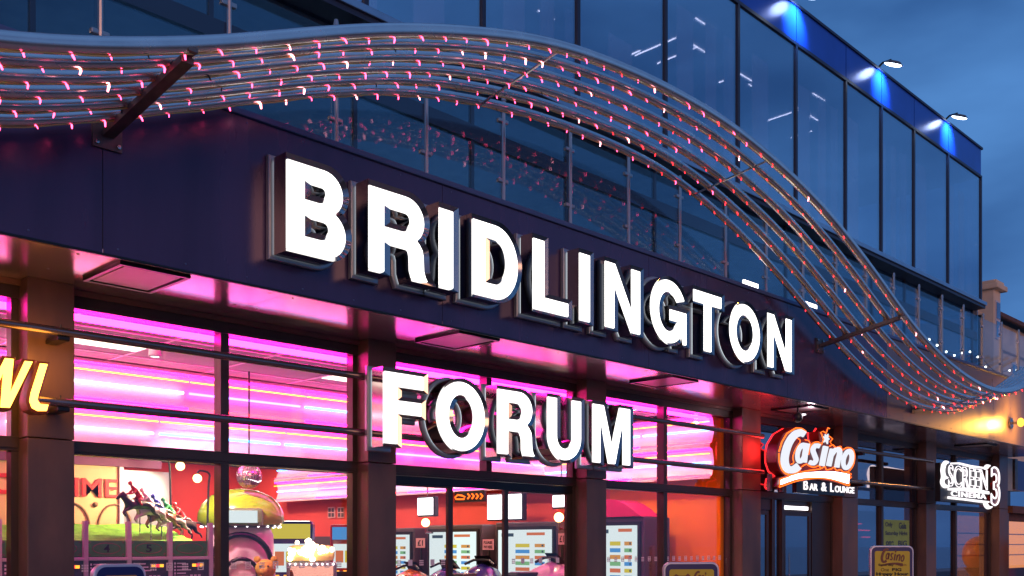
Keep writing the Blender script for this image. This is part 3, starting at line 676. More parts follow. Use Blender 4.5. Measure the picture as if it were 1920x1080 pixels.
for tx_, sz, wd in (('B', .155, .20), ('AR', .115, .33), ('&', .15, .24), ('L', .155, .17), ('OUNGE', .115, .78)):
    me_ = text_mesh('lettering', tx_, 1, 'neon_soft', .02, .004); fit(me_, wd-.05 if len(tx_) < 2 else wd-.04, sz); place('lettering', me_, cas, (xx, CY+.052, 2.53)); xx += wd + (.09 if tx_ in ('AR', '&') else 0)
for x in (180, 330): q = onY(*Z4([(x, 930)])[0], CY); bx('sign_foot', 'bracket', cas, q.x-.03, q.x+.03, CY+.1, CY+.16, 2.47, 2.75)
# ------------------------------------------------------------------ SCREEN 3 sign
s3 = thing('cinema_sign', 'white neon Screen 3 Cinema sign shaped like a film reel', 'sign', (21.4, 8.3, 2.55))
def Z5(pts): return [(1740+x*.1204, 840+y*.1204) for x, y in pts]
def p5(x, y): return onY(*Z5([(x, y)])[0], CY)
qa, qb = p5(215, 850), p5(1000, 300)
sb = MB().box(qa.x, p5(880, 0).x, CY+.03, CY+.14, p5(215, 828).z, p5(215, 225).z).build('sign_box', 'black', s3)
def tube5(pts, r, m='neon_soft', name='neon_tube', y=CY-.01, closed=False):
    q = [p5(a, b) for a, b in pts]; return MB().tube([Vector((p.x, y, p.z)) for p in q], r, 6, closed=closed).build(name, m, s3, True)
os_ = p5(215, 615)
def shape5(pts, name, m='neon_soft', y=CY): return place(name, curve_mesh(name, [[((p5(a, b)-os_).x, (p5(a, b)-os_).z) for a, b in pts]], .014, .004, 0, m), s3, (os_.x, y, os_.z))
shape5(cat([(320,225),(270,200),(225,250),(205,350),(218,440),(200,520),(220,590),(270,622),(330,600),(270,570),(245,530),(255,490),(310,465),(270,430),(255,350),(275,260)], 3, True), 'reel_edge')
shape5([(360,232),(480,228),(660,270),(860,300),(860,318),(660,300),(480,250),(360,250)], 'film_strip')
shape5([(318,625),(560,618),(800,650),(945,680),(945,718),(800,700),(560,670),(318,655)], 'film_strip')
shape5([(315,755),(560,785),(800,815),(945,832),(945,850),(800,845),(560,812),(315,788)], 'film_strip')
shape5(cat([(880,330),(885,285),(920,260),(965,275),(940,300),(915,330)], 3, True), 'reel_edge')
shape5(cat([(870,850),(885,910),(930,950),(985,930),(995,912),(950,905),(915,860)], 3, True), 'reel_edge')
zc0, zc1 = p5(330, 590).z, p5(330, 262).z
a, b = p5(318, 400).x, p5(925, 400).x
tmm = text_mesh('lettering', 'SCREEN', 1, 'neon_soft', 0, 0, tube=.012)
place('lettering', fit(tmm, b-a, zc1-zc0+.02), s3, (a, CY, zc0-.01))
a2, b2 = p5(360, 700).x, p5(905, 700).x
place('lettering', fit(text_mesh('lettering', 'CINEMA', 1, 'neon_soft', .012, .01, space=1.15), b2-a2, .115), s3, (a2, CY, p5(360, 748).z))
a3, b3 = p5(968, 500).x, p5(1105, 500).x; z3, z4 = p5(1040, 905).z, p5(1040, 290).z
place('numeral', fit(text_mesh('numeral', '3', 1, 'sign_red', .01, .03), b3-a3-.04, z4-z3-.04), s3, (a3+.02, CY+.03, z3+.02))
place('numeral_tube', fit(text_mesh('numeral_tube', '3', 1, 'neon_soft', .02, 0, tube=.018), b3-a3, z4-z3), s3, (a3, CY-.02, z3))
# ------------------------------------------------------------------ soffit spotlight over the casino sign
sp = thing('soffit_spotlight', 'round black spotlight on an arm under the soffit above the casino sign', 'spotlight', (14.8, 8.0, SOF-.02))
MB().ball((14.72, 8.0, 3.66), .085, 14, 9).build('lamp_head', 'black', sp, True)
MB().tube([(14.72, 8.0, 3.85), (14.72, 8.0, 3.74)], .015, 8).build('stem', 'blackmetal', sp)
MB().lathe([(0, 0), (.055, 0), (.06, .01)], (14.80, 7.96, 3.70), 14).build('lens', 'lamp_white', sp)
ld = bpy.data.lights.new('spot_glow', 'POINT'); ld.energy = 5; ld.color = (1, .78, .85); ld.shadow_soft_size = .06
lo = bpy.data.objects.new('spot_glow', ld); C.objects.link(lo); lo.parent = sp; lo.location = (.15, -.12, -.10)
# ================================================================== ARCADE INTERIOR
CZ = 3.75; XR = 14.15
bx('interior_floor', 'floor_int', bld, -5.9, XR, 9.1, 24, -.01, .02)
bx('ceiling_void', 'black', bld, -5.9, XR, 9.1, 24, CZ+.03, CZ+.06)
tile = MB().cham(0, 1.18, 0, .585, 0, .02, .006).mesh('ceiling_tile', 'tile')
light_q = [onZ(193, 623, CZ), onZ(403, 637, CZ)]
for i in range(-1, 13):
    for j in range(0, 9):
        x, y = .2+1.2*i, 9.25+.6*j
        if x+1.2 > XR: continue
        link('ceiling_tile', tile, bld, Vector((x+.01, y+.008, CZ))-origin(bld))
g = MB()
for i in range(-1, 14): g.box(.2+1.2*i-.012, .2+1.2*i+.012, 9.2, 14.7, CZ-.008, CZ+.002)
for j in range(0, 10): g.box(-1, XR-.02, 9.25+.6*j-.012, 9.25+.6*j+.012, CZ-.010, CZ+.001)
g.build('ceiling_grid', 'tbar', bld)
for i, (x, y) in enumerate([(2.5, 15.5), (6, 15.5), (9.5, 15.5), (12, 16.5), (4, 18.5), (8, 18.5), (11.5, 19.2), (12, 21.4)]):
    bx('ceiling_light', 'rear_light', bld, x, x+1.15, y, y+.57, CZ-.03, CZ-.012)  # rear panels added as fill light for the dim room
bx('rear_ceiling', 'tile', bld, -5.9, XR, 14.72, 24, CZ-.01, CZ+.02)
for i, (x, y) in enumerate([(3.83, 10.16), (7.43, 10.16), (1.43, 10.76), (11.03, 12.56), (3.83, 12.56), (7.43, 13.16)]):
    bx('ceiling_light', 'panel_light', bld, x, x+1.14, y, y+.55, CZ-.016, CZ-.011)
for i, (x, y) in enumerate([(12.7, 9.9), (12.9, 11.0), (12.6, 13.2), (12.6, 15.6), (12.6, 18), (9.0, 16), (6.0, 17), (12.6, 20.3), (12.7, 22.4), (10, 20.5)]):
    MB().lathe([(0, -.012), (.09, -.012), (.10, -.002)], (x, y, CZ-.012), 14).build('downlight', 'downlight', bld); MB().lathe([(.10, -.004), (.13, -.02), (.135, 0)], (x, y, CZ-.012), 14).build('downlight_rim', 'steel', bld)  # downlights added to brighten the partition and rear walls
bx('partition_wall', 'orange_wall', bld, XR, XR+.1, 9.08, 11.4, 0, CZ); bx('partition_wall', 'red_wall', bld, XR, XR+.1, 11.4, 24, 0, CZ)  # orange light near the window is put into the front segment's colour
bx('rear_wall', 'red_wall', bld, -5.9, XR, 23.9, 24, 0, CZ); bx('side_wall', 'plum_wall', bld, -5.95, -5.85, 9.1, 24, 0, CZ)
MB().tube([(-.0, 9.16, 3.665), (13.9, 9.16, 3.660)], .032, 8).build('window_neon_tube', 'tube_magenta', bld)
# stepped neon bulkheads
def bulkhead(path_fn, s0, s1, name):
    """path_fn(s, off) -> (x, y) ; off grows into the room"""
    for zt, zb in ((3.735, 3.22), (3.215, 2.68)):
        m = MB(); n = 14; h = zt-zb
        pr = [(-.03, zt), (-.03, zt-.03), (.05, zt-.05), (.10, zt-h*.35), (.10, zt-h*.6), (.04, zb+.06), (-.03, zb+.03), (-.03, zb)]
        prev = None
        for i in range(n+1):
            s = s0+(s1-s0)*i/n; ring = [(*path_fn(s, o), z) for o, z in pr]
            base = len(m.v); m.v += ring
            if prev is not None:
                for k in range(len(pr)-1): m.f.append((prev+k, prev+k+1, base+k+1, base+k))
            prev = base
        o = m.build('cove_panel', 'cove_white', bld, True)
        rng = random.Random(int(zt*100)+len(name))
        def piece(u0, u1, off2, zz, mt, rad):
            MB().tube([(*path_fn(u0+(u1-u0)*i/3, off2), zz) for i in range(4)], rad, 6).build('neon_tube', mt, o)
        u = s0
        while u < s1-.2:
            ln = min(rng.uniform(1.3, 1.9), s1-u)
            hot = name == 'front' and 2.6 < u+ln/2 < 5.6
            piece(u, u+ln-.02, -.01, zt-.055, 'tube_pink', .012)
            piece(u, u+ln-.03, -.045, zt-.13, 'tube_yellow', .008)
            piece(u+.03, u+ln-.05, .045, zt-h*.50, ('tube_white' if rng.random() < .6 else 'tube_cyan') if hot else rng.choice(['tube_cyan', 'tube_cyan', 'tube_cyan', 'tube_lilac', 'tube_white']), .015)
            piece(u, u+ln-.02, -.01, zb+.06, rng.choice(['tube_pink', 'tube_pink', 'tube_red']), .012)
            u += ln
bulkhead(lambda s, o: (s, 11.5+o), -4, 12.6, 'front')
bulkhead(lambda s, o: (13.85+o*.9, s), 9.07, 22, 'side')
bx('bulkhead_box', 'plum_wall', bld, -4, 12.6, 11.95, 12.2, 2.66, 3.74)
# --- wall things (plane X = XR)
def wallbox(name, m, parent, px0, px1, py0, py1, d=.03, X=XR-.01):
    a = onX(px0, py0, X); b = onX(px1, py1, X)
    return bx(name, m, parent, X-d, X, min(a.y, b.y), max(a.y, b.y), min(a.z, b.z), max(a.z, b.z))
for i, (p0, p1) in enumerate(((616, 629), (634, 646))):
    a = onX(p0, 971, XR)
    v = thing('wall_grille', ['small square wall grille on the red wall, left of the pair', 'small square wall grille on the red wall, right of the pair'][i], 'grille', (XR-.02, a.y, a.z))
    wallbox('grille_frame', 'pink_card', v, p0, p1, 951, 971, .02); 
    for u in (0, 1):
        for w in (0, 1): wallbox('grille_slot', 'notice', v, p0+1.5+u*6, p0+5.5+u*6, 953+w*9, 960+w*9, .03)
nb = thing('notice_board', 'dark notice board with pink papers on the red wall', 'notice board', tuple(onX(615, 1065, XR)))
wallbox('board', 'notice', nb, 590, 639, 1006, 1070, .04); wallbox('paper', 'paper', nb, 612, 623, 1023, 1047, .05); wallbox('paper', 'paper', nb, 626, 635, 1031, 1040, .05)
# --- racing screens along the partition wall
RX0 = 13.2
def cabinet(pa, pb, ptop, label, rows=True, ybot=1120):
    a, b = onX(pa, ptop, RX0), onX(pb, ptop, RX0); y0, y1 = min(a.y, b.y), max(a.y, b.y); zt = a.z
    c = thing('racing_cabinet', label, 'arcade cabinet', (RX0+.3, (y0+y1)/2, 0), group='racing cabinets along the red wall')
    bx('cabinet_body', 'notice', c, RX0+.03, RX0+.75, y0-.12, y1+.12, 0, zt+.14, .03)
    bx('bezel', 'black', c, RX0, RX0+.028, y0-.06, y1+.06, .75, zt+.06)
    s = bx('screen', 'screen_white', c, RX0-.012, RX0-.002, y0, y1, .85, zt)
    H_ = zt-.85; W_ = y1-y0
    bx('screen_banner', 'row_dark', s, RX0-.02, RX0-.013, y0+W_*.70, y0+W_*.93, zt-H_*.12, zt-H_*.06)
    bx('screen_banner', 'row_red', s, RX0-.02, RX0-.013, y0+W_*.12, y0+W_*.45, zt-H_*.10, zt-H_*.05)
    cs = ['row_yellow', 'row_blue', 'row_orange', 'row_green', 'row_red', 'row_blue']
    for k in range(6):
        z = zt-H_*(.28+.105*k)
        bx('score_row', cs[k], s, RX0-.02, RX0-.013, y0+W_*.40, y0+W_*.66, z-H_*.032, z+H_*.032)
        bx('score_row', cs[(k+2) % 6], s, RX0-.02, RX0-.013, y0+W_*.12, y0+W_*.30, z-H_*.030, z+H_*.030)
        bx('score_row', 'row_dark', s, RX0-.026, RX0-.021, y0+W_*.14, y0+W_*.17, z-H_*.018, z+H_*.018)
    return c
cabinet(715, 768, 1003, 'racing cabinet with lit score screen seen at the left of the left door')
cabinet(806, 893, 998, 'racing cabinet with lit score screen in the door opening')
cabinet(935, 1035, 994, 'racing cabinet with lit score screen behind the right door')
rc = cabinet(1120, 1195, 986, 'dark racing cabinet with a glowing screen and pink curved top')
q = onX(1150, 975, RX0)
pt = MB()
ya, yb = onX(1205, 975, RX0).y, onX(1128, 975, RX0).y
prof = [(ya, 0), (ya+.1, .06)] + [(ya+(yb-ya)*t, .30*math.sin(min(1, t*1.3)*PI/2)) for t in (.2, .4, .6, .8, 1)] + [(yb, 0)]
zt = onX(1160, 986, RX0).z+.15
pt.add([(RX0-.05, y, zt+h) for y, h in prof]+[(RX0+.5, y, zt+h) for y, h in prof], [tuple(range(len(prof)))] + [tuple(len(prof)+i for i in reversed(range(len(prof))))] + [(i, i+1, len(prof)+i+1, len(prof)+i) for i in range(len(prof)-1)] + [(len(prof)-1, 0, len(prof), 2*len(prof)-1)])
pt.build('cabinet_top', 'pink_top', rc, True)
# price cards and lamps on the wall
for i, (p0, p1, y0, y1, tx) in enumerate(((780, 797, 1009, 1027, '£1'), (905, 926, 1011, 1031, 'PAY'), (1047, 1060, 1000, 1021, '£1'))):
    X = RX0-.04 if i == 1 else RX0-.06
    a, b = onX(p0, y1, X), onX(p1, y0, X)
    c = thing('price_card', ['pink £1 price card seen through the left door', 'pink notice card between two racing screens', 'pink £1 price card at the right door edge'][i], 'card', (X, b.y, a.z))
    bx('card', 'pink_card', c, X-.004, X, b.y, a.y, a.z, b.z); bx('card_post', 'black', c, X+.002, X+.03, (a.y+b.y)/2-.02, (a.y+b.y)/2+.02, 0, b.z)
    if tx == '£1': place('lettering', fit(text_mesh('lettering', tx, 1, 'ink', .02, .001), (a.y-b.y)*.6, (b.z-a.z)*.6), c, (X-.007, a.y-(a.y-b.y)*.2, a.z+(b.z-a.z)*.2), LEFTF)
    else:
        for k in range(2): place('lettering', fit(text_mesh('lettering', 'PLEASE PAY HERE'[0:6] if k else 'PAY HERE', 1, 'ink', .02, .001), (a.y-b.y)*.75, (b.z-a.z)*.28), c, (X-.007, a.y-(a.y-b.y)*.12, a.z+(b.z-a.z)*(.14+.42*k)), LEFTF)
for i, (p0, p1, y0, y1, X) in enumerate(((784, 812, 933, 966, 12.6), (915, 978, 926, 974, 13.6), (1037, 1062, 928, 951, 13.0))):
    a, b = onX(p0, y1, X), onX(p1, y0, X)
    l = thing('hanging_screen', ['glowing white lantern box hanging inside the left door', 'large glowing white screen hanging in the door opening', 'glowing white lantern box at the right door edge'][i], 'screen', (X, (a.y+b.y)/2, a.z))
    bx('housing', 'black', l, X+.005, X+.12, b.y-.03, a.y+.03, a.z-.03, b.z+.03, .02); bx('lit_face', 'lamp_white', l, X-.02, X+.004, b.y, a.y, a.z, b.z, .02)
    MB().tube([(X+.05, (a.y+b.y)/2, b.z+.03), (X+.05, (a.y+b.y)/2, CZ)], .012, 6).build('hanger', 'steel', l)
for i, (px, py) in enumerate(((798, 980), (1048, 970))):
    q = onX(px, py, 13.0)
    w = thing('wall_sconce', ['warm yellow globe lamp below the lantern in the left door', 'warm yellow globe lamp by the right door edge'][i], 'lamp', (13.1, q.y, q.z-.2))
    MB().ball(q, .085).build('globe', 'warm_bulb', w, True); MB().tube([(13.0, q.y, q.z-.08), (13.0, q.y, q.z-.2), (13.9, q.y, q.z-.2)], .02, 8).build('bracket', 'steel', w)
# arrow neon
ar = thing('arrow_sign', 'orange neon racing car and chevron arrows sign inside the doorway', 'sign', tuple(onX(880, 935, 12.4)))
def wx(px, py, X=12.4): return onX(px, py, X)
bxp = [wx(852, 922), wx(908, 940)]
bx('sign_backing', 'black', ar, 12.405, 12.45, bxp[1].y, bxp[0].y, bxp[1].z, bxp[0].z)
MB().tube([wx(853, 933), wx(858, 928), wx(866, 929), wx(872, 932), wx(870, 936), wx(855, 936)], .014, 6, closed=True).build('neon_car', 'neon_orange', ar)
for k in range(4):
    x = 877+8*k; MB().tube([wx(x, 926), wx(x+4, 930), wx(x, 935)], .016, 6).build('neon_chevron', 'neon_orange', ar)
# --- ride-on racers
def racer(px, py, X, m, label, s=1.0, rz=0):
    p = onX(px, py, X); r = thing('ride_on_racer', label, 'arcade ride', (p.x, p.y, 0), rz, 'ride on racing machines facing the screens', local=True)
    h = p.z
    b = MB()
    sec = [(-.75, .10, .55, .18), (-.55, .26, .80, .3), (-.2, .30, h-.12, .34), (.12, .32, h, .34), (.4, .28, h-.06, .3), (.65, .2, h-.2, .2), (.8, .06, h-.35, .1)]
    n = 12; pv_ = None
    for x, w, top, ww in sec:
        base = len(b.v)
        for k in range(n):
            a = 2*PI*k/n; b.v.append((x, ww*s*math.cos(a), .35+(top-.35)*(.5+.5*math.sin(a))))
        if pv_ is not None:
            for k in range(n): b.f.append((pv_+k, pv_+(k+1) % n, base+(k+1) % n, base+k))
        pv_ = base
    b.f.append(tuple(range(n))); b.f.append(tuple(pv_+k for k in reversed(range(n))))
    b.build('body_shell', m, r, True)
    MB().tube([(.05, -.30, h-.02), (.12, -.16, h+.05), (.14, 0, h+.06), (.12, .16, h+.05), (.05, .30, h-.02)], .022, 8).build('handlebar', 'black', r, True)
    MB().cham(-.6, -.15, -.15, .15, h-.30, h-.16, .05).build('seat', 'black', r)
    ws = MB(); ws.add([(.30, -.2, h-.05), (.30, .2, h-.05), (.12, .15, h+.12), (.12, -.15, h+.12)], [(0, 1, 2, 3)]); ws.add([(.31, -.2, h-.05), (.31, .2, h-.05), (.13, .15, h+.125), (.13, -.15, h+.125)], [(3, 2, 1, 0)]); ws.build('windscreen', 'blackmetal', r)
    MB().lathe([(.0, -.01), (.05, 0), (.055, .012), (.0, .012)], (.36, .12, h-.05), 12, 'x').build('headlamp', 'lamp_white' if m == 'bike_white' else 'led_red', r)
    bx('plinth', 'black', r, -.8, .8, -.35, .35, .02, .30, .04)
    return r
racer(628, 1052, 11.6, 'bike_red', 'red ride-on racing bike below the notice board', 1.0, .5)
racer(760, 1066, 11.9, 'bike_orange', 'orange ride-on racer behind the left door', .9, .1)
racer(895, 1056, 11.6, 'bike_blue', 'dark blue ride-on racer in the door opening', 1.05, .2)
racer(1020, 1052, 11.4, 'bike_white', 'pale pink and white ride-on racer behind the right door', 1.05, -.2)
racer(830, 1062, 12.2, 'bike_blue', 'dark blue ride-on racer half hidden by the left door frame', .9, .3)
# --- horse race game in the left window
hg = thing('horse_race_game', 'long horse racing game with numbered green panels and a cream backboard', 'arcade game', (4.2, 10.2, 0))
GY = 10.0
ga, gb = 1.2, onY(393, 1000, GY).x
bx('cabinet_base', 'console', hg, ga, gb, GY+.02, GY+1.3, .02, 1.40)
gm = MB(); nx, ny = 60, 16
for j in range(ny+1):
    for i in range(nx+1):
        x = ga+(gb-ga)*i/nx; y = GY+.04+1.0*j/ny
        gm.v.append((x, y, 1.55+.27*j/ny+.016*math.sin(j*2.4+.8*math.sin(x*3))+.010*math.sin(x*7+j)))
for j in range(ny):
    for i in range(nx): a = j*(nx+1)+i; gm.f.append((a, a+1, a+nx+2, a+nx+1))
gm.build('grass_track', 'grass', hg, True)
bx('track_infill', 'black', hg, ga, gb, GY+.03, GY+1.28, 1.402, 1.53)
z16, z48 = 1.645, 1.485
posts_px = [-5, 75, 157, 238, 315, 391]
PXS = [onY(p, 1000, GY).x for p in posts_px]
for i, x in enumerate(PXS): bx('divider_post', 'white_trim', hg, x-.022, x+.022, GY-.06, GY-.01, .95, onY(240, 978, GY).z)
for i in range(5):
    a, b = PXS[i]+.024, PXS[i+1]-.024
    p = bx('number_panel', 'panel_green', hg, a, b, GY-.02, GY+.0, z48, z16)
    cxm = (a+b)/2
    el = MB(); el.tube([(cxm+(b-a)*.36*math.cos(t*2*PI/24), GY-.022, 1.565+.055*math.sin(t*2*PI/24)) for t in range(24)], .004, 4, closed=True)
    for sx in (-1, 1):
        for sz in (-1, 1): el.tube([(cxm+sx*(b-a)*.46, GY-.022, 1.565+sz*.05), (cxm+sx*(b-a)*.40, GY-.022, 1.565+sz*.065), (cxm+sx*(b-a)*.46, GY-.022, 1.565+sz*.068)], .004, 4)
    el.build('ornament', 'ornament', p)
    if 1 <= i <= 3:
        tm = fit(text_mesh('numeral', str(i+2), 1, 'ink', .015, .002), .06, .078); place('numeral', tm, p, (cxm-.03, GY-.026, 1.527))
    bx('panel_ledge', 'white_trim', hg, PXS[i]+.024, PXS[i+1]-.024, GY-.07, GY+.01, 1.445, 1.478, .006)
    c = bx('console_panel', 'console', hg, a, b, GY-.05, GY-.02, .98, 1.443)
    bx('red_display', 'led_red', c, cxm+.06, cxm+.10, GY-.06, GY-.052, 1.37, 1.40); bx('amber_display', 'led_amber', c, cxm+.015, cxm+.055, GY-.06, GY-.052, 1.37, 1.40); bx('amber_display', 'led_amber', c, cxm+.105, cxm+.145, GY-.06, GY-.052, 1.37, 1.40)
    tx = MB()
    for k in range(5): tx.box(a+.05, a+.05+.10+.03*((k*7) % 3), GY-.055, GY-.0515, 1.40-.035*k, 1.412-.035*k); tx.box(a+.02, a+.036, GY-.055, GY-.0515, 1.395-.035*k, 1.416-.035*k)
    for k in range(3): tx.box(cxm-.01+.045*k, cxm+.02+.045*k, GY-.055, GY-.0515, 1.255, 1.285)
    tx.build('printed_marks', 'paper', c)
# backboard with red lettering
BY = 11.15
b0, b1 = onY(-60, 900, BY).x, onY(222, 900, BY).x
zb0, zb1 = 1.70, onY(150, 868, BY).z
bx('backboard', 'cream', hg, b0, b1, BY, BY+.06, 1.3, zb1-.02)
bx('backboard_header', 'plum_wall', hg, b0, onY(300, 880, BY).x, BY-.04, BY+.05, zb1-.018, zb1+.10)
bx('backboard_edge', 'white_trim', hg, b1+.002, b1+.05, BY-.03, BY+.06, 1.3, zb1-.02)
tx0, tx1 = onY(101, 900, BY).x, onY(219, 900, BY).x
place('lettering', fit(text_mesh('lettering', 'TIME', 1, 'sign_paint_red', .012, .01), tx1-tx0, onY(150, 896, BY).z-onY(150, 931, BY).z), hg, (tx0, BY-.012, onY(150, 931, BY).z))
place('lettering', fit(text_mesh('lettering', 'O', 1, 'sign_paint_red', .03, .01), .30, .22), hg, (onY(-22, 900, BY).x, BY-.012, onY(20, 927, BY).z))
ac = MB()
for cx_ in (onY(135, 990, BY).x, onY(215, 990, BY).x): ac.tube([(cx_+.19*math.cos(t*PI/12), BY-.008, 1.80+.26*math.sin(t*PI/12)) for t in range(13)], .012, 5)
ac.ball((onY(178, 946, BY).x, BY-.005, onY(178, 946, BY).z), .03); ac.build('arch_moulding', 'ornament', hg)
bx('backdrop', 'machine_grey', hg, b1+.052, onY(318, 900, BY).x, BY+.01, BY+.05, 1.3, zb1-.05)
# spotlight over the game
for i, (qx, qy, ex, ey) in enumerate(((370, 897, 388, 975), (338, 874, 322, 975))):
    lm = thing('track_lamp', ['curved arm lamp shining over the right end of the race game', 'curved arm lamp shining over the horses of the race game'][i], 'lamp', tuple(onY(ex, ey, 10.7)))
    q = onY(qx, qy, 10.7); qe = onY(ex, ey, 10.7); sg = 1 if ex > qx else -1
    MB().tube(cat([(qe.x, 10.7, 1.6), (qe.x+.02*sg, 10.7, q.z-.1), (qe.x+.03*sg, 10.7, q.z+.06), (q.x+.03*sg, 10.7, q.z+.09), (q.x, 10.7, q.z+.05)], 4), .012, 6).build('lamp_arm', 'blackmetal', lm, True)
    MB().ball(q, .05).build('bulb', 'warm_bulb', lm, True)
    ld = bpy.data.lights.new('lamp_beam', 'SPOT'); ld.energy = 110; ld.color = (1, .80, .52); ld.spot_size = math.radians(150); ld.spot_blend = .8; ld.shadow_soft_size = .06
    lo = bpy.data.objects.new('lamp_beam', ld); C.objects.link(lo); lo.parent = lm; lo.location = q-qe+Vector((0, -.3, .02)); lo.rotation_euler = Vector((-.55, .25, -.75)).to_track_quat('-Z', 'Y').to_euler()
# horses: one continuous skinned body each
def skin(name, verts, edges_, radii, m):
    me = bpy.data.meshes.new(name); me.from_pydata(verts, edges_, []); o = bpy.data.objects.new(name, me); C.objects.link(o)
    md = o.modifiers.new('s', 'SKIN'); sv = me.skin_vertices[0].data
    for i, r in enumerate(radii): sv[i].radius = (r, r)
    sv[0].use_root = True
    o.modifiers.new('u', 'SUBSURF').levels = 1
    dg = bpy.context.evaluated_depsgraph_get(); r = bpy.data.meshes.new_from_object(o.evaluated_get(dg)); bpy.data.objects.remove(o); r.name = name
    for p in r.polygons: p.use_smooth = True
    r.materials.clear(); r.materials.append(M[m]); return r
hv = [(0,0,.62),(.22,0,.62),(.40,0,.65),(-.22,0,.63),(-.40,0,.64),(.56,0,.80),(.66,0,.92),(.78,0,.84),(.86,0,.76),
      (.40,.09,.50),(.58,.10,.44),(.70,.10,.30),(.40,-.09,.50),(.54,-.10,.36),(.42,-.10,.24),
      (-.42,.09,.50),(-.48,.10,.36),(-.66,.10,.30),(-.74,.10,.16),(-.42,-.09,.50),(-.34,-.10,.36),(-.50,-.10,.26),(-.46,-.10,.12),
      (-.54,0,.68),(-.74,0,.66),(-.90,0,.56), (.64,.03,.99),(.64,-.03,.99)]
he = [(0,1),(1,2),(0,3),(3,4),(2,5),(5,6),(6,7),(7,8),(2,9),(9,10),(10,11),(2,12),(12,13),(13,14),(4,15),(15,16),(16,17),(17,18),(4,19),(19,20),(20,21),(21,22),(4,23),(23,24),(24,25),(6,26),(6,27)]
hr = [.15,.15,.14,.14,.15,.095,.075,.055,.04,.07,.045,.03,.07,.045,.03,.085,.055,.03,.028,.085,.055,.03,.028,.03,.04,.015,.015,.015]
jv = [(-.02,0,.86),(.10,0,1.0),(.22,0,1.10),(.29,0,1.17),(.33,0,1.22),(.20,.09,1.08),(.32,.09,.96),(.46,.05,.94),(.20,-.09,1.08),(.32,-.09,.96),(.46,-.05,.94),(-.02,.10,.84),(.16,.15,.76),(.02,.15,.58),(-.02,-.10,.84),(.16,-.15,.76),(.02,-.15,.58)]
je = [(0,1),(1,2),(2,3),(3,4),(2,5),(5,6),(6,7),(2,8),(8,9),(9,10),(0,11),(11,12),(12,13),(0,14),(14,15),(15,16)]
jr = [.085,.09,.085,.04,.06,.045,.035,.03,.045,.035,.03,.06,.045,.035,.06,.045,.035]
spots = [(262, 950, 10.30, 'horse_dark', 'silk_red', 'dark toy racehorse with red jockey leading the field'), (283, 962, 10.38, 'horse_grey', 'silk_white', 'grey toy racehorse with white jockey, second in the field'),
         (303, 972, 10.48, 'horse_bay', 'silk_blue', 'bay toy racehorse with blue jockey in the middle of the field'), (322, 978, 10.56, 'horse_grey', 'silk_green', 'grey toy racehorse with green jockey behind the bay'), (343, 986, 10.62, 'horse_dark', 'silk_red', 'dark toy racehorse with red jockey at the back of the field')]
meshes = {}
for px, py, Y, hm_, jm_, lb in spots:
    p = onY(px, py, Y); h = thing('toy_racehorse', lb, 'toy horse', (p.x, p.y, p.z-.19), PI+.25, 'toy racehorses on the race game', local=True)
    h.scale = (.34, .34, .34)
    k = 'h'+hm_
    if k not in meshes: meshes[k] = skin('horse_body', hv, he, hr, hm_)
    link('horse_body', meshes[k], h)
    k = 'j'+jm_
    if k not in meshes: meshes[k] = skin('jockey', jv, je, jr, jm_)
    jo = link('jockey', meshes[k], h); MB().ball((.345, 0, 1.27), .075, 10, 7).build('cap', jm_, jo, True)
    MB().tube([(0, .0, .45), (0, 0, -.3)], .02, 6).build('stand_rod', 'steel', h)
    MB().tube([(.46, 0, .82), (.56, 0, .93), (.64, 0, 1.0)], [.03, .04, .03], 6).build('mane', 'black', h)
# --- dome kiosk
kc = onY(452, 1000, 11.4)
kd = thing('dome_machine', 'prize machine under a shiny yellow green dome with a small screen', 'arcade machine', (kc.x, kc.y, 0), math.radians(-30), local=True)
kz = onY(452, 985, 11.4).z
cs_ = thing('ceiling_spot', 'round ceiling spot lamp above the yellow green dome machine', 'spotlight', (5.0, 10.3, CZ))  # spot added to light the dome machine
MB().lathe([(.06, 0), (.07, -.10), (.05, -.11)], (5.0, 10.3, CZ-.012), 14).build('housing', 'white_trim', cs_, True); MB().lathe([(0, -.105), (.048, -.105)], (5.0, 10.3, CZ-.012), 14).build('lens', 'lamp_white', cs_)
ld = bpy.data.lights.new('spot_beam', 'SPOT'); ld.energy = 420; ld.color = (1, .90, .78); ld.spot_size = math.radians(75); ld.spot_blend = .8; ld.shadow_soft_size = .05
lo = bpy.data.objects.new('spot_beam', ld); C.objects.link(lo); lo.parent = cs_; lo.location = (0, 0, -.16); lo.rotation_euler = Vector((kc.x-5.0, kc.y-10.3-.2, kz-3.4)).to_track_quat('-Z', 'Y').to_euler()
prof = [(.50, 0), (.54, .06), (.53, .16), (.48, .27), (.38, .37), (.22, .44), (0, .47)]
MB().lathe(prof, (0, 0, kz), 28).build('dome', 'dome', kd, True)
MB().lathe([(.0, -.02), (.46, -.02), (.50, .0), (.48, .02)], (0, 0, kz), 28).build('dome_underside', 'dome_shade', kd, True)
bx('screen_hood', 'dome_shade', kd, -.26, .26, -.60, -.30, kz-.02, kz+.20, .05); bx('screen', 'screen_white', kd, -.19, .19, -.612, -.602, kz+.02, kz+.17)
MB().lathe([(.42, .02), (.44, 1.0), (.40, kz-.12), (.36, kz-.03)], (0, 0, 0), 28).build('body', 'machine_pink', kd, True)
MB().tube([(.36*math.cos(t*2*PI/32), -.46, kz-.50+.38*math.sin(t*2*PI/32)) for t in range(32)], .035, 8, closed=True).build('ring', 'ring_black', kd, True)
MB().tube([(.20*math.cos(t*2*PI/24), -.48, kz-.62+.2*math.sin(t*2*PI/24)) for t in range(24)], .025, 8, closed=True).build('ring', 'ring_black', kd, True)
lb = MB()
for k in range(22): a = k*2*PI/22; lb.ball((.49*math.cos(a), .49*math.sin(a), kz-.02), .014, 6, 4)
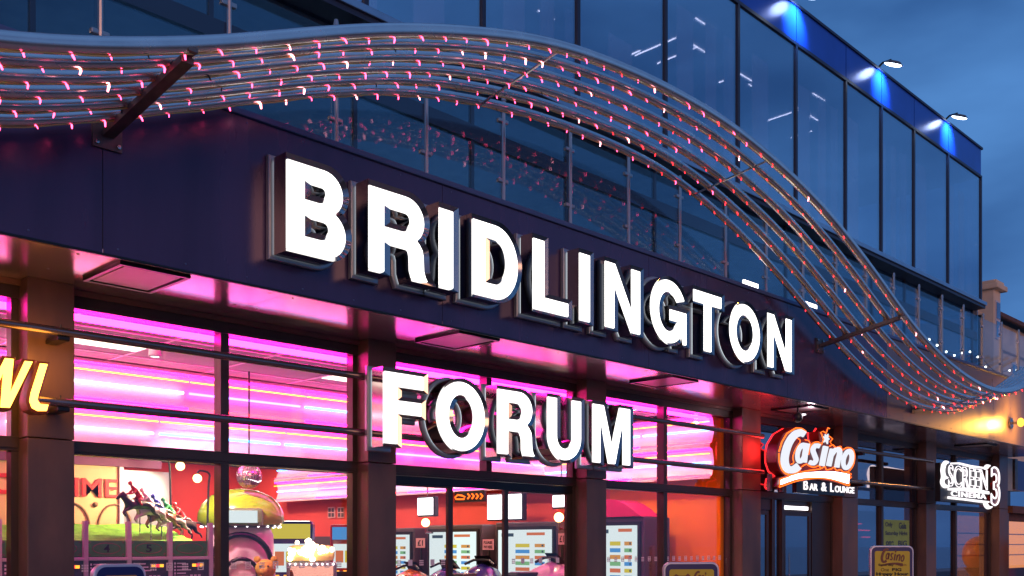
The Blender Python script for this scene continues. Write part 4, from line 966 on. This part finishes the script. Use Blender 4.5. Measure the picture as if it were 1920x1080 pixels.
lb.build('rim_bulbs', 'lamp_white', kd)
for k in range(3): MB().tube([(.36*math.cos(t), -.46+.02*k, kz-.5+.3*math.sin(t)) for t in (2.2+.3*k, 2.5+.3*k, 2.8+.3*k)], .03, 6).build('ring_stripe', ['led_amber', 'row_red', 'row_yellow'][k], kd)
# bright marquee machine, plush bear, disco ball
mp_ = onY(585, 1010, 12.2)
mq = thing('prize_cabinet', 'prize cabinet with a dazzling white and gold lit marquee', 'arcade machine', (mp_.x, mp_.y, 0), math.radians(-35), local=True)
bx('cabinet_body', 'machine_grey', mq, -.35, .35, -.3, .3, .02, 1.35, .03); bx('prize_window', 'dark_glass', mq, -.3, .3, -.31, -.302, .7, 1.3)
bx('marquee', 'cream', mq, -.33, .32, -.28, .1, 1.36, 1.60, .08)
mqb = MB()
for k in range(46):
    mqb.ball((max(-.3, min(.28, random.gauss(-.06, .15))), -.30-random.random()*.04, max(1.40, min(1.66, 1.52+random.gauss(0, .07)))), random.uniform(.018, .045), 7, 5)
mqb.build('marquee_bulbs', 'marquee_bulb', mq, True)['kind'] = 'stuff'
bt = MB()
for k in range(9): bt.ball((-.3+.075*k, -.36, 1.33), .018, 6, 4)
bt.build('chaser_bulbs', 'lamp_white', mq)
for i, (px_, Y_, mm, ac_) in enumerate(((548, 13.6, 'bike_blue', 'row_yellow'), (655, 15.2, 'bike_red', 'row_blue'), (520, 15.5, 'machine_pink', 'row_red'))):
    mp2 = onY(px_, 1000, Y_)
    fm = thing('fruit_machine', ['blue fruit machine with yellow lit glass behind the prize cabinet', 'red fruit machine with blue lit glass beside the notice board', 'pink fruit machine with red lit glass behind the dome machine'][i], 'arcade machine', (mp2.x, mp2.y, 0), math.radians(-38), 'fruit machines at the back', local=True)
    MB().cham(-.34, .34, -.28, .28, .02, 1.98, .05).build('cabinet_body', mm, fm)
    bx('lit_marquee', ac_, fm, -.30, .30, -.30, -.281, 1.70, 1.93); bx('lit_glass', 'screen_white', fm, -.28, .28, -.295, -.281, 1.18, 1.62)
    for k in range(3): bx('reel', ['row_red', 'row_yellow', 'row_green'][k], fm, -.24+.17*k, -.10+.17*k, -.302, -.296, 1.28, 1.50)
    bx('button_shelf', 'black', fm, -.32, .32, -.42, -.281, 1.02, 1.12, .02)
    for k in range(4): MB().lathe([(0, -.015), (.03, -.012), (.032, 0)], (-.2+.13*k, -.35, 1.135), 10).build('button', 'led_amber', fm)
pb = onY(498, 1066, 10.6)
br_ = thing('plush_bear', 'yellow brown plush bear peeking up at the bottom of the window', 'plush toy', (pb.x, pb.y, pb.z-.45), math.radians(-40), local=True)
MB().ball((0, 0, .20), .17, 14, 10, (1, .85, 1.15)).build('body', 'bear', br_, True)
hdm = MB().ball((0, 0, .45), .125, 16, 10, (1, .9, .92)); hdm.ball((0, -.10, .42), .055, 10, 7); hdm.build('head', 'bear', br_, True)
for s in (-1, 1): MB().ball((s*.10, 0, .56), .042, 10, 7, (1, .6, 1)).build('ear', 'bear', br_, True); MB().ball((s*.045, -.105, .48), .014, 8, 5).build('eye', 'ink', br_, True); MB().ball((s*.15, -.04, .25), .06, 10, 7, (1, 1, 1.5)).build('arm', 'bear', br_, True)
bx('plinth', 'machine_grey', br_, -.25, .25, -.2, .2, -(pb.z-.45), .03, .02)
db = onY(467, 893, 11.0); rr = .155
dbl = thing('mirror_ball', 'pink shining mirror ball hanging above the dome machine', 'mirror ball', (db.x, db.y, db.z+rr))
mbm = MB(); n_, m_ = 26, 16
for i in range(m_):
    a0, a1 = -PI/2+PI*i/m_+.012, -PI/2+PI*(i+1)/m_-.012
    for k in range(n_):
        q0, q1 = 2*PI*k/n_+.02, 2*PI*(k+1)/n_-.02
        mbm.add([db+Vector((rr*math.cos(a)*math.cos(q), rr*math.cos(a)*math.sin(q), rr*math.sin(a))) for a, q in ((a0, q0), (a0, q1), (a1, q1), (a1, q0))], [(0, 1, 2, 3)])
o = mbm.build('mirror_tiles', 'disco', dbl); o['kind'] = 'stuff'
MB().ball(db, rr*.985, 20, 12).build('ball_core', 'plum_wall', dbl, True); MB().tube([db+Vector((0, 0, rr)), (db.x, db.y, CZ)], .01, 6).build('cord', 'blackmetal', dbl)
ls = MB()
for k in range(12): a = .25+k*.22; ls.ball(db+Vector((rr*1.02*math.cos(-2.3+k*.17)*.9, rr*1.02*math.sin(-2.3+k*.17)*.9, -.075+.006*abs(k-6))), .008, 5, 3)
ls.build('led_dots', 'lamp_white', dbl)
# ================================================================== CASINO / CINEMA INTERIOR (dark rooms)
bx('interior_floor', 'floor_int', bld, XR+.12, 27, 9.1, 16, -.01, .02); bx('rear_wall', 'plum_wall', bld, XR+.12, 27, 13.0, 13.1, 0, CZ); bx('lounge_ceiling', 'plum_wall', bld, XR+.12, 27, 9.1, 13, CZ-.02, CZ)
led = MB()
for (p0, p1, y) in ((1594, 1600, 970), (1594, 1601, 982), (1608, 1616, 982), (1600, 1606, 994), (1610, 1632, 994), (1617, 1632, 1007), (1644, 1648, 1008), (1644, 1656, 1020)):
    a, b = onY(p0, y, 9.2), onY(p1, y, 9.2); led.box(a.x, b.x, 9.2, 9.22, a.z-.012, a.z+.012)
dsp = thing('message_display', 'scrolling red dot display glowing behind the casino window', 'display', tuple(onY(1612, 1030, 9.3)))  # glowing dashes and backing added for red reflections in the window
led.build('lit_letters', 'led_red', dsp); a, b = onY(1592, 1026, 9.24), onY(1658, 960, 9.24); bx('display_back', 'black', dsp, a.x, b.x, 9.235, 9.26, a.z, b.z)
a, b = onY(1656, 1030, 8.985), onY(1704, 976, 8.985)
wp = thing('window_poster', 'yellow green Saturday night poster inside the casino window', 'poster', (a.x, 8.985, a.z))
bx('sheet', 'poster_green', wp, a.x, b.x, 8.975, 8.985, a.z, b.z)
for k, (tx, fx, w, fz, h) in enumerate((('Only', .06, .28, .72, .2), ('Gala', .58, .30, .70, .22), ('Saturday', .06, .50, .44, .18), ('Night', .60, .32, .44, .18), ('one', .08, .3, .12, .16), ('BIG', .55, .35, .10, .2))):
    place('lettering', fit(text_mesh('lettering', tx, 1, 'poster_ink', .03, .001), w*(b.x-a.x), h*(b.z-a.z)), wp, (a.x+fx*(b.x-a.x), 8.973, a.z+fz*(b.z-a.z)))
# ================================================================== STREET BOARDS
def aboard(px0, px1, ptop, t, zrot, label, poster='poster_yellow', w=.70, top=None):
    d = ray((px0+px1)/2, ptop); p = Vector((0, 0, EYE))+d*t; h = top or p.z
    r = thing('pavement_sign', label, 'sign board', (p.x, p.y, 0), zrot, 'pavement sign boards in front of the building', local=True)
    hw = w/2
    def rr_loop(hw, z0, z1, rad): return [(-hw, z0)] + [(-hw+rad-rad*math.cos(a*PI/12), z1-rad+rad*math.sin(a*PI/12)) for a in range(0, 7)] + [(hw-rad+rad*math.sin(a*PI/12), z1-rad+rad*math.cos(a*PI/12)) for a in range(0, 7)] + [(hw, z0)]
    place('frame', curve_mesh('frame', [rr_loop(hw, .25, h, .09)], .022, .008, -.008, 'board_frame'), r, (0, 0, 0))
    place('blue_panel', curve_mesh('blue_panel', [rr_loop(hw-.022, .28, h-.022, .075)], .003, 0, 0, 'board_blue'), r, (0, -.031, 0))
    place('poster', curve_mesh('poster', [rr_loop(hw-.07, .34, h-.085, .03)], .002, 0, 0, poster), r, (0, -.037, 0))
    for s in (-1, 1): MB().tube([(s*(hw-.03), 0, .26), (s*(hw-.03), 0, .06)], .018, 8).build('leg', 'board_frame', r)
    MB().cham(-hw, hw, -.28, .28, .0, .07, .02).build('base', 'black', r)
    return r, h
def logo(r, cx_, zc, w):
    """brown Casino script logo printed on the poster"""
    sc = w/960.0
    def f(pts): return [((x-680)*sc+cx_, -(y-520)*sc*1.0+zc) for x, y in pts]
    for nm, lps in script: place('printed_logo', curve_mesh('printed_logo', [f(l) for l in lps], .001, 0, .0015, 'poster_brown'), r, (0, -.0415, 0))
    place('printed_logo', curve_mesh('printed_logo', [f([(235,812),(450,735),(700,708),(900,708),(1085,742),(1078,850),(900,800),(700,772),(450,790),(232,862)])], .001, 0, 0, 'poster_brown'), r, (0, -.0415, 0))
def txt(r, s, cx_, z, w, h, m='ink', off=.01): place('lettering', fit(text_mesh('lettering', s, 1, m, off, .001), w, h), r, (cx_-w/2, -.0415, z))
r3, h3 = aboard(1630, 1712, 1023, 15.6, -ALPHA*0-.72, 'yellow pavement sign with brown Casino logo offering one big happy hour', w=.70)
logo(r3, 0, h3-.185, .40)
txt(r3, 'Saturday', -.10, h3-.325, .25, .045, 'ink', .03); txt(r3, 'Nights', .14, h3-.325, .17, .045, 'poster_brown', 0)
txt(r3, 'One', -.12, h3-.40, .13, .05, 'ink', .0); txt(r3, 'BIG', .07, h3-.40, .15, .05, 'ink', .04); txt(r3, 'Happy Hour', 0, h3-.48, .52, .065, 'ink', .05)
r2, h2 = aboard(1240, 1350, 1054, 12.0, -.62, 'pavement sign with dark blue top and yellow Casino poster by the orange wall', w=.70)
logo(r2, .14, h2-.20, .26)
place('printed_logo', curve_mesh('printed_logo', [[(-.25,-.05),(-.25,.02),(-.22,.03),(-.2,.05),(-.16,.03),(-.08,.03),(-.05,.055),(-.02,.03),(.0,.01),(.0,-.05)]], .001, 0, 0, 'poster_brown'), r2, (0, -.0415, h2-.19))
r1, h1 = aboard(184, 260, 1057, 7.4, .10, 'pavement sign with silver frame and orange poster in front of the race game', 'poster_orange', w=.42)
# ================================================================== NEIGHBOURS ON THE RIGHT
nbh = thing('old_building', 'cream rendered old building with a cornice and brown tiled roof beyond the glass storey', 'building', (27.5, 10, 0))
nx0 = 27.4
bx('end_wall', 'stucco', nbh, nx0, 46, 9.6, 18, 3.9, 7.66)
bx('chimney_pier', 'stucco', nbh, nx0, nx0+.50, 9.3, 10.2, 3.9, 8.28); bx('pier_cornice', 'stone_trim', nbh, nx0-.10, nx0+.66, 9.16, 10.3, 8.283, 8.42, .03); bx('pier_cap', 'stone_trim', nbh, nx0-.04, nx0+.56, 9.22, 10.25, 8.422, 8.52, .02)
wn_ = MB(); wn_.box(nx0+.08, nx0+.42, 9.27, 9.299, 7.0, 8.0); o = wn_.build('window', 'white_trim', nbh); bx('pane', 'dark_glass', o, nx0+.12, nx0+.38, 9.255, 9.268, 7.05, 7.46); bx('pane', 'dark_glass', o, nx0+.12, nx0+.38, 9.255, 9.268, 7.53, 7.95)
bx('string_course', 'stone_trim', nbh, nx0+.6, 46, 9.5, 9.598, 6.9, 7.1, .02)
rf = MB(); rf.add([(nx0+.52, 9.3, 7.78), (46, 9.3, 7.78), (46, 12.5, 9.0), (nx0+.52, 12.5, 9.0)], [(0, 1, 2, 3)]); rf.add([(nx0+.52, 9.3, 7.68), (46, 9.3, 7.68), (46, 12.5, 8.9), (nx0+.52, 12.5, 8.9)], [(3, 2, 1, 0)]); rf.add([(nx0+.52, 9.3, 7.68), (46, 9.3, 7.68), (46, 9.3, 7.78), (nx0+.52, 9.3, 7.78)], [(0, 1, 2, 3)]); rf.build('roof', 'roof_tile', nbh)
for x in (29.6, 32, 34.4):
    f = bx('window', 'white_trim', nbh, x, x+1.0, 9.56, 9.598, 5.3, 6.7); bx('pane', 'dark_glass', f, x+.06, x+.94, 9.545, 9.558, 5.36, 5.98); bx('pane', 'dark_glass', f, x+.06, x+.94, 9.545, 9.558, 6.04, 6.64)
shp = thing('amusement_shop', 'small corner shop front with a warm orange lit window', 'shop', (28, 9, 0))
a = 26.85
bx('shop_wall', 'concrete', shp, a, a+.75, 8.9, 9.3, 3.0, 3.84); bx('shop_corner_post', 'bracket', shp, a+.80, a+1.0, 8.85, 9.3, 3.05, 3.84); bx('shop_shutter', 'blue_shutter', shp, a+1.05, a+5, 9.0, 9.1, 3.05, 3.84)
bx('dark_panel', 'frame', shp, a, a+.75, 8.95, 9.3, 2.62, 2.998); bx('canopy_beam', 'roof_tile', shp, a+.15, a+8, 8.7, 9.3, 2.42, 2.60)
bx('door_post', 'pillar_cladding', shp, a-.02, a+.18, 8.8, 9.3, 0, 2.418); bx('window_frame', 'roof_tile', shp, a+.2, a+8, 8.95, 9.05, 2.22, 2.418); bx('stall_riser', 'sign_red', shp, a+.2, a+8, 8.9, 9.02, 0, 1.0)
bx('window_pane', 'shop_glass', shp, a+.2, a+8, 8.995, 9.0, 1.0, 2.22); bx('lit_back_wall', 'shop_glow', shp, a+.2, a+8, 10.2, 10.25, .3, 2.4)
bx('mullion', 'roof_tile', shp, a+.22, a+.28, 8.95, 9.04, 1.0, 2.22)
for k in range(3): bx('shop_shelf', 'cream', shp, a+.3, a+8, 10.0, 10.19, 1.3+.3*k, 1.33+.3*k)
q = onY(1925, 1062, 8.6)
ob = thing('orange_ball', 'big glossy orange round kiosk roof at the right edge', 'kiosk', (q.x, 8.2, 0))
MB().ball((q.x+.1, 8.2, 1.35), .55, 20, 12, (1, .8, .9)).build('dome', 'orange_ball', ob, True); MB().lathe([(.05, 0), (.30, .05), (.26, .8), (.4, 1.0)], (q.x+.1, 8.2, 0), 16).build('stand', 'sign_red', ob, True)
al = thing('bulkhead_lamp', 'amber lamp glowing on the fascia at the right edge', 'lamp', (25.1, FY-.01, 4.35))  # lamp added in place of a street lamp mirrored in the fascia
lx = onY(1914, 792, FY-.22)
al.location = (lx.x, FY-.002, lx.z); ORG[al.name] = Vector(al.location)
MB().lathe([(.12, 0), (.12, -.03), (.03, -.04), (.03, -.16)], (lx.x, FY-.002, lx.z), 16, 'y').build('lamp_base', 'steel', al, True); MB().ball((lx.x, FY-.22, lx.z), .09, 14, 9, (1.1, .8, 1.1)).build('globe', 'amber_lamp', al, True)
ld = bpy.data.lights.new('amber_glow', 'POINT'); ld.energy = 170; ld.color = (1, .42, .06); ld.shadow_soft_size = .10
lo = bpy.data.objects.new('amber_glow', ld); C.objects.link(lo); lo.parent = al; lo.location = (.0, -.38, 0)
fl = thing('festoon_lights', 'string of tiny white bulbs behind the terrace glass at the far end', 'string lights', (21.5, 8.3, 6.0))  # bulbs added for points of light reflected in the glass
wp_ = [(20.6, 8.3, 5.9), (22, 8.35, 5.75), (23.5, 8.4, 6.0), (25, 8.4, 5.7), (26.5, 8.4, 6.1)]
cw = cat(wp_, 6); MB().tube(cw, .006, 5).build('wire', 'black', fl)
bb = MB().ball((0, 0, -.03), .022, 8, 5).mesh('bulb', 'fest', True)
for p in cw[1::2]: link('bulb', bb, fl, Vector(p)+Vector((0, 0, random.uniform(-.15, .02)))-Vector((21.5, 8.3, 6.0)))
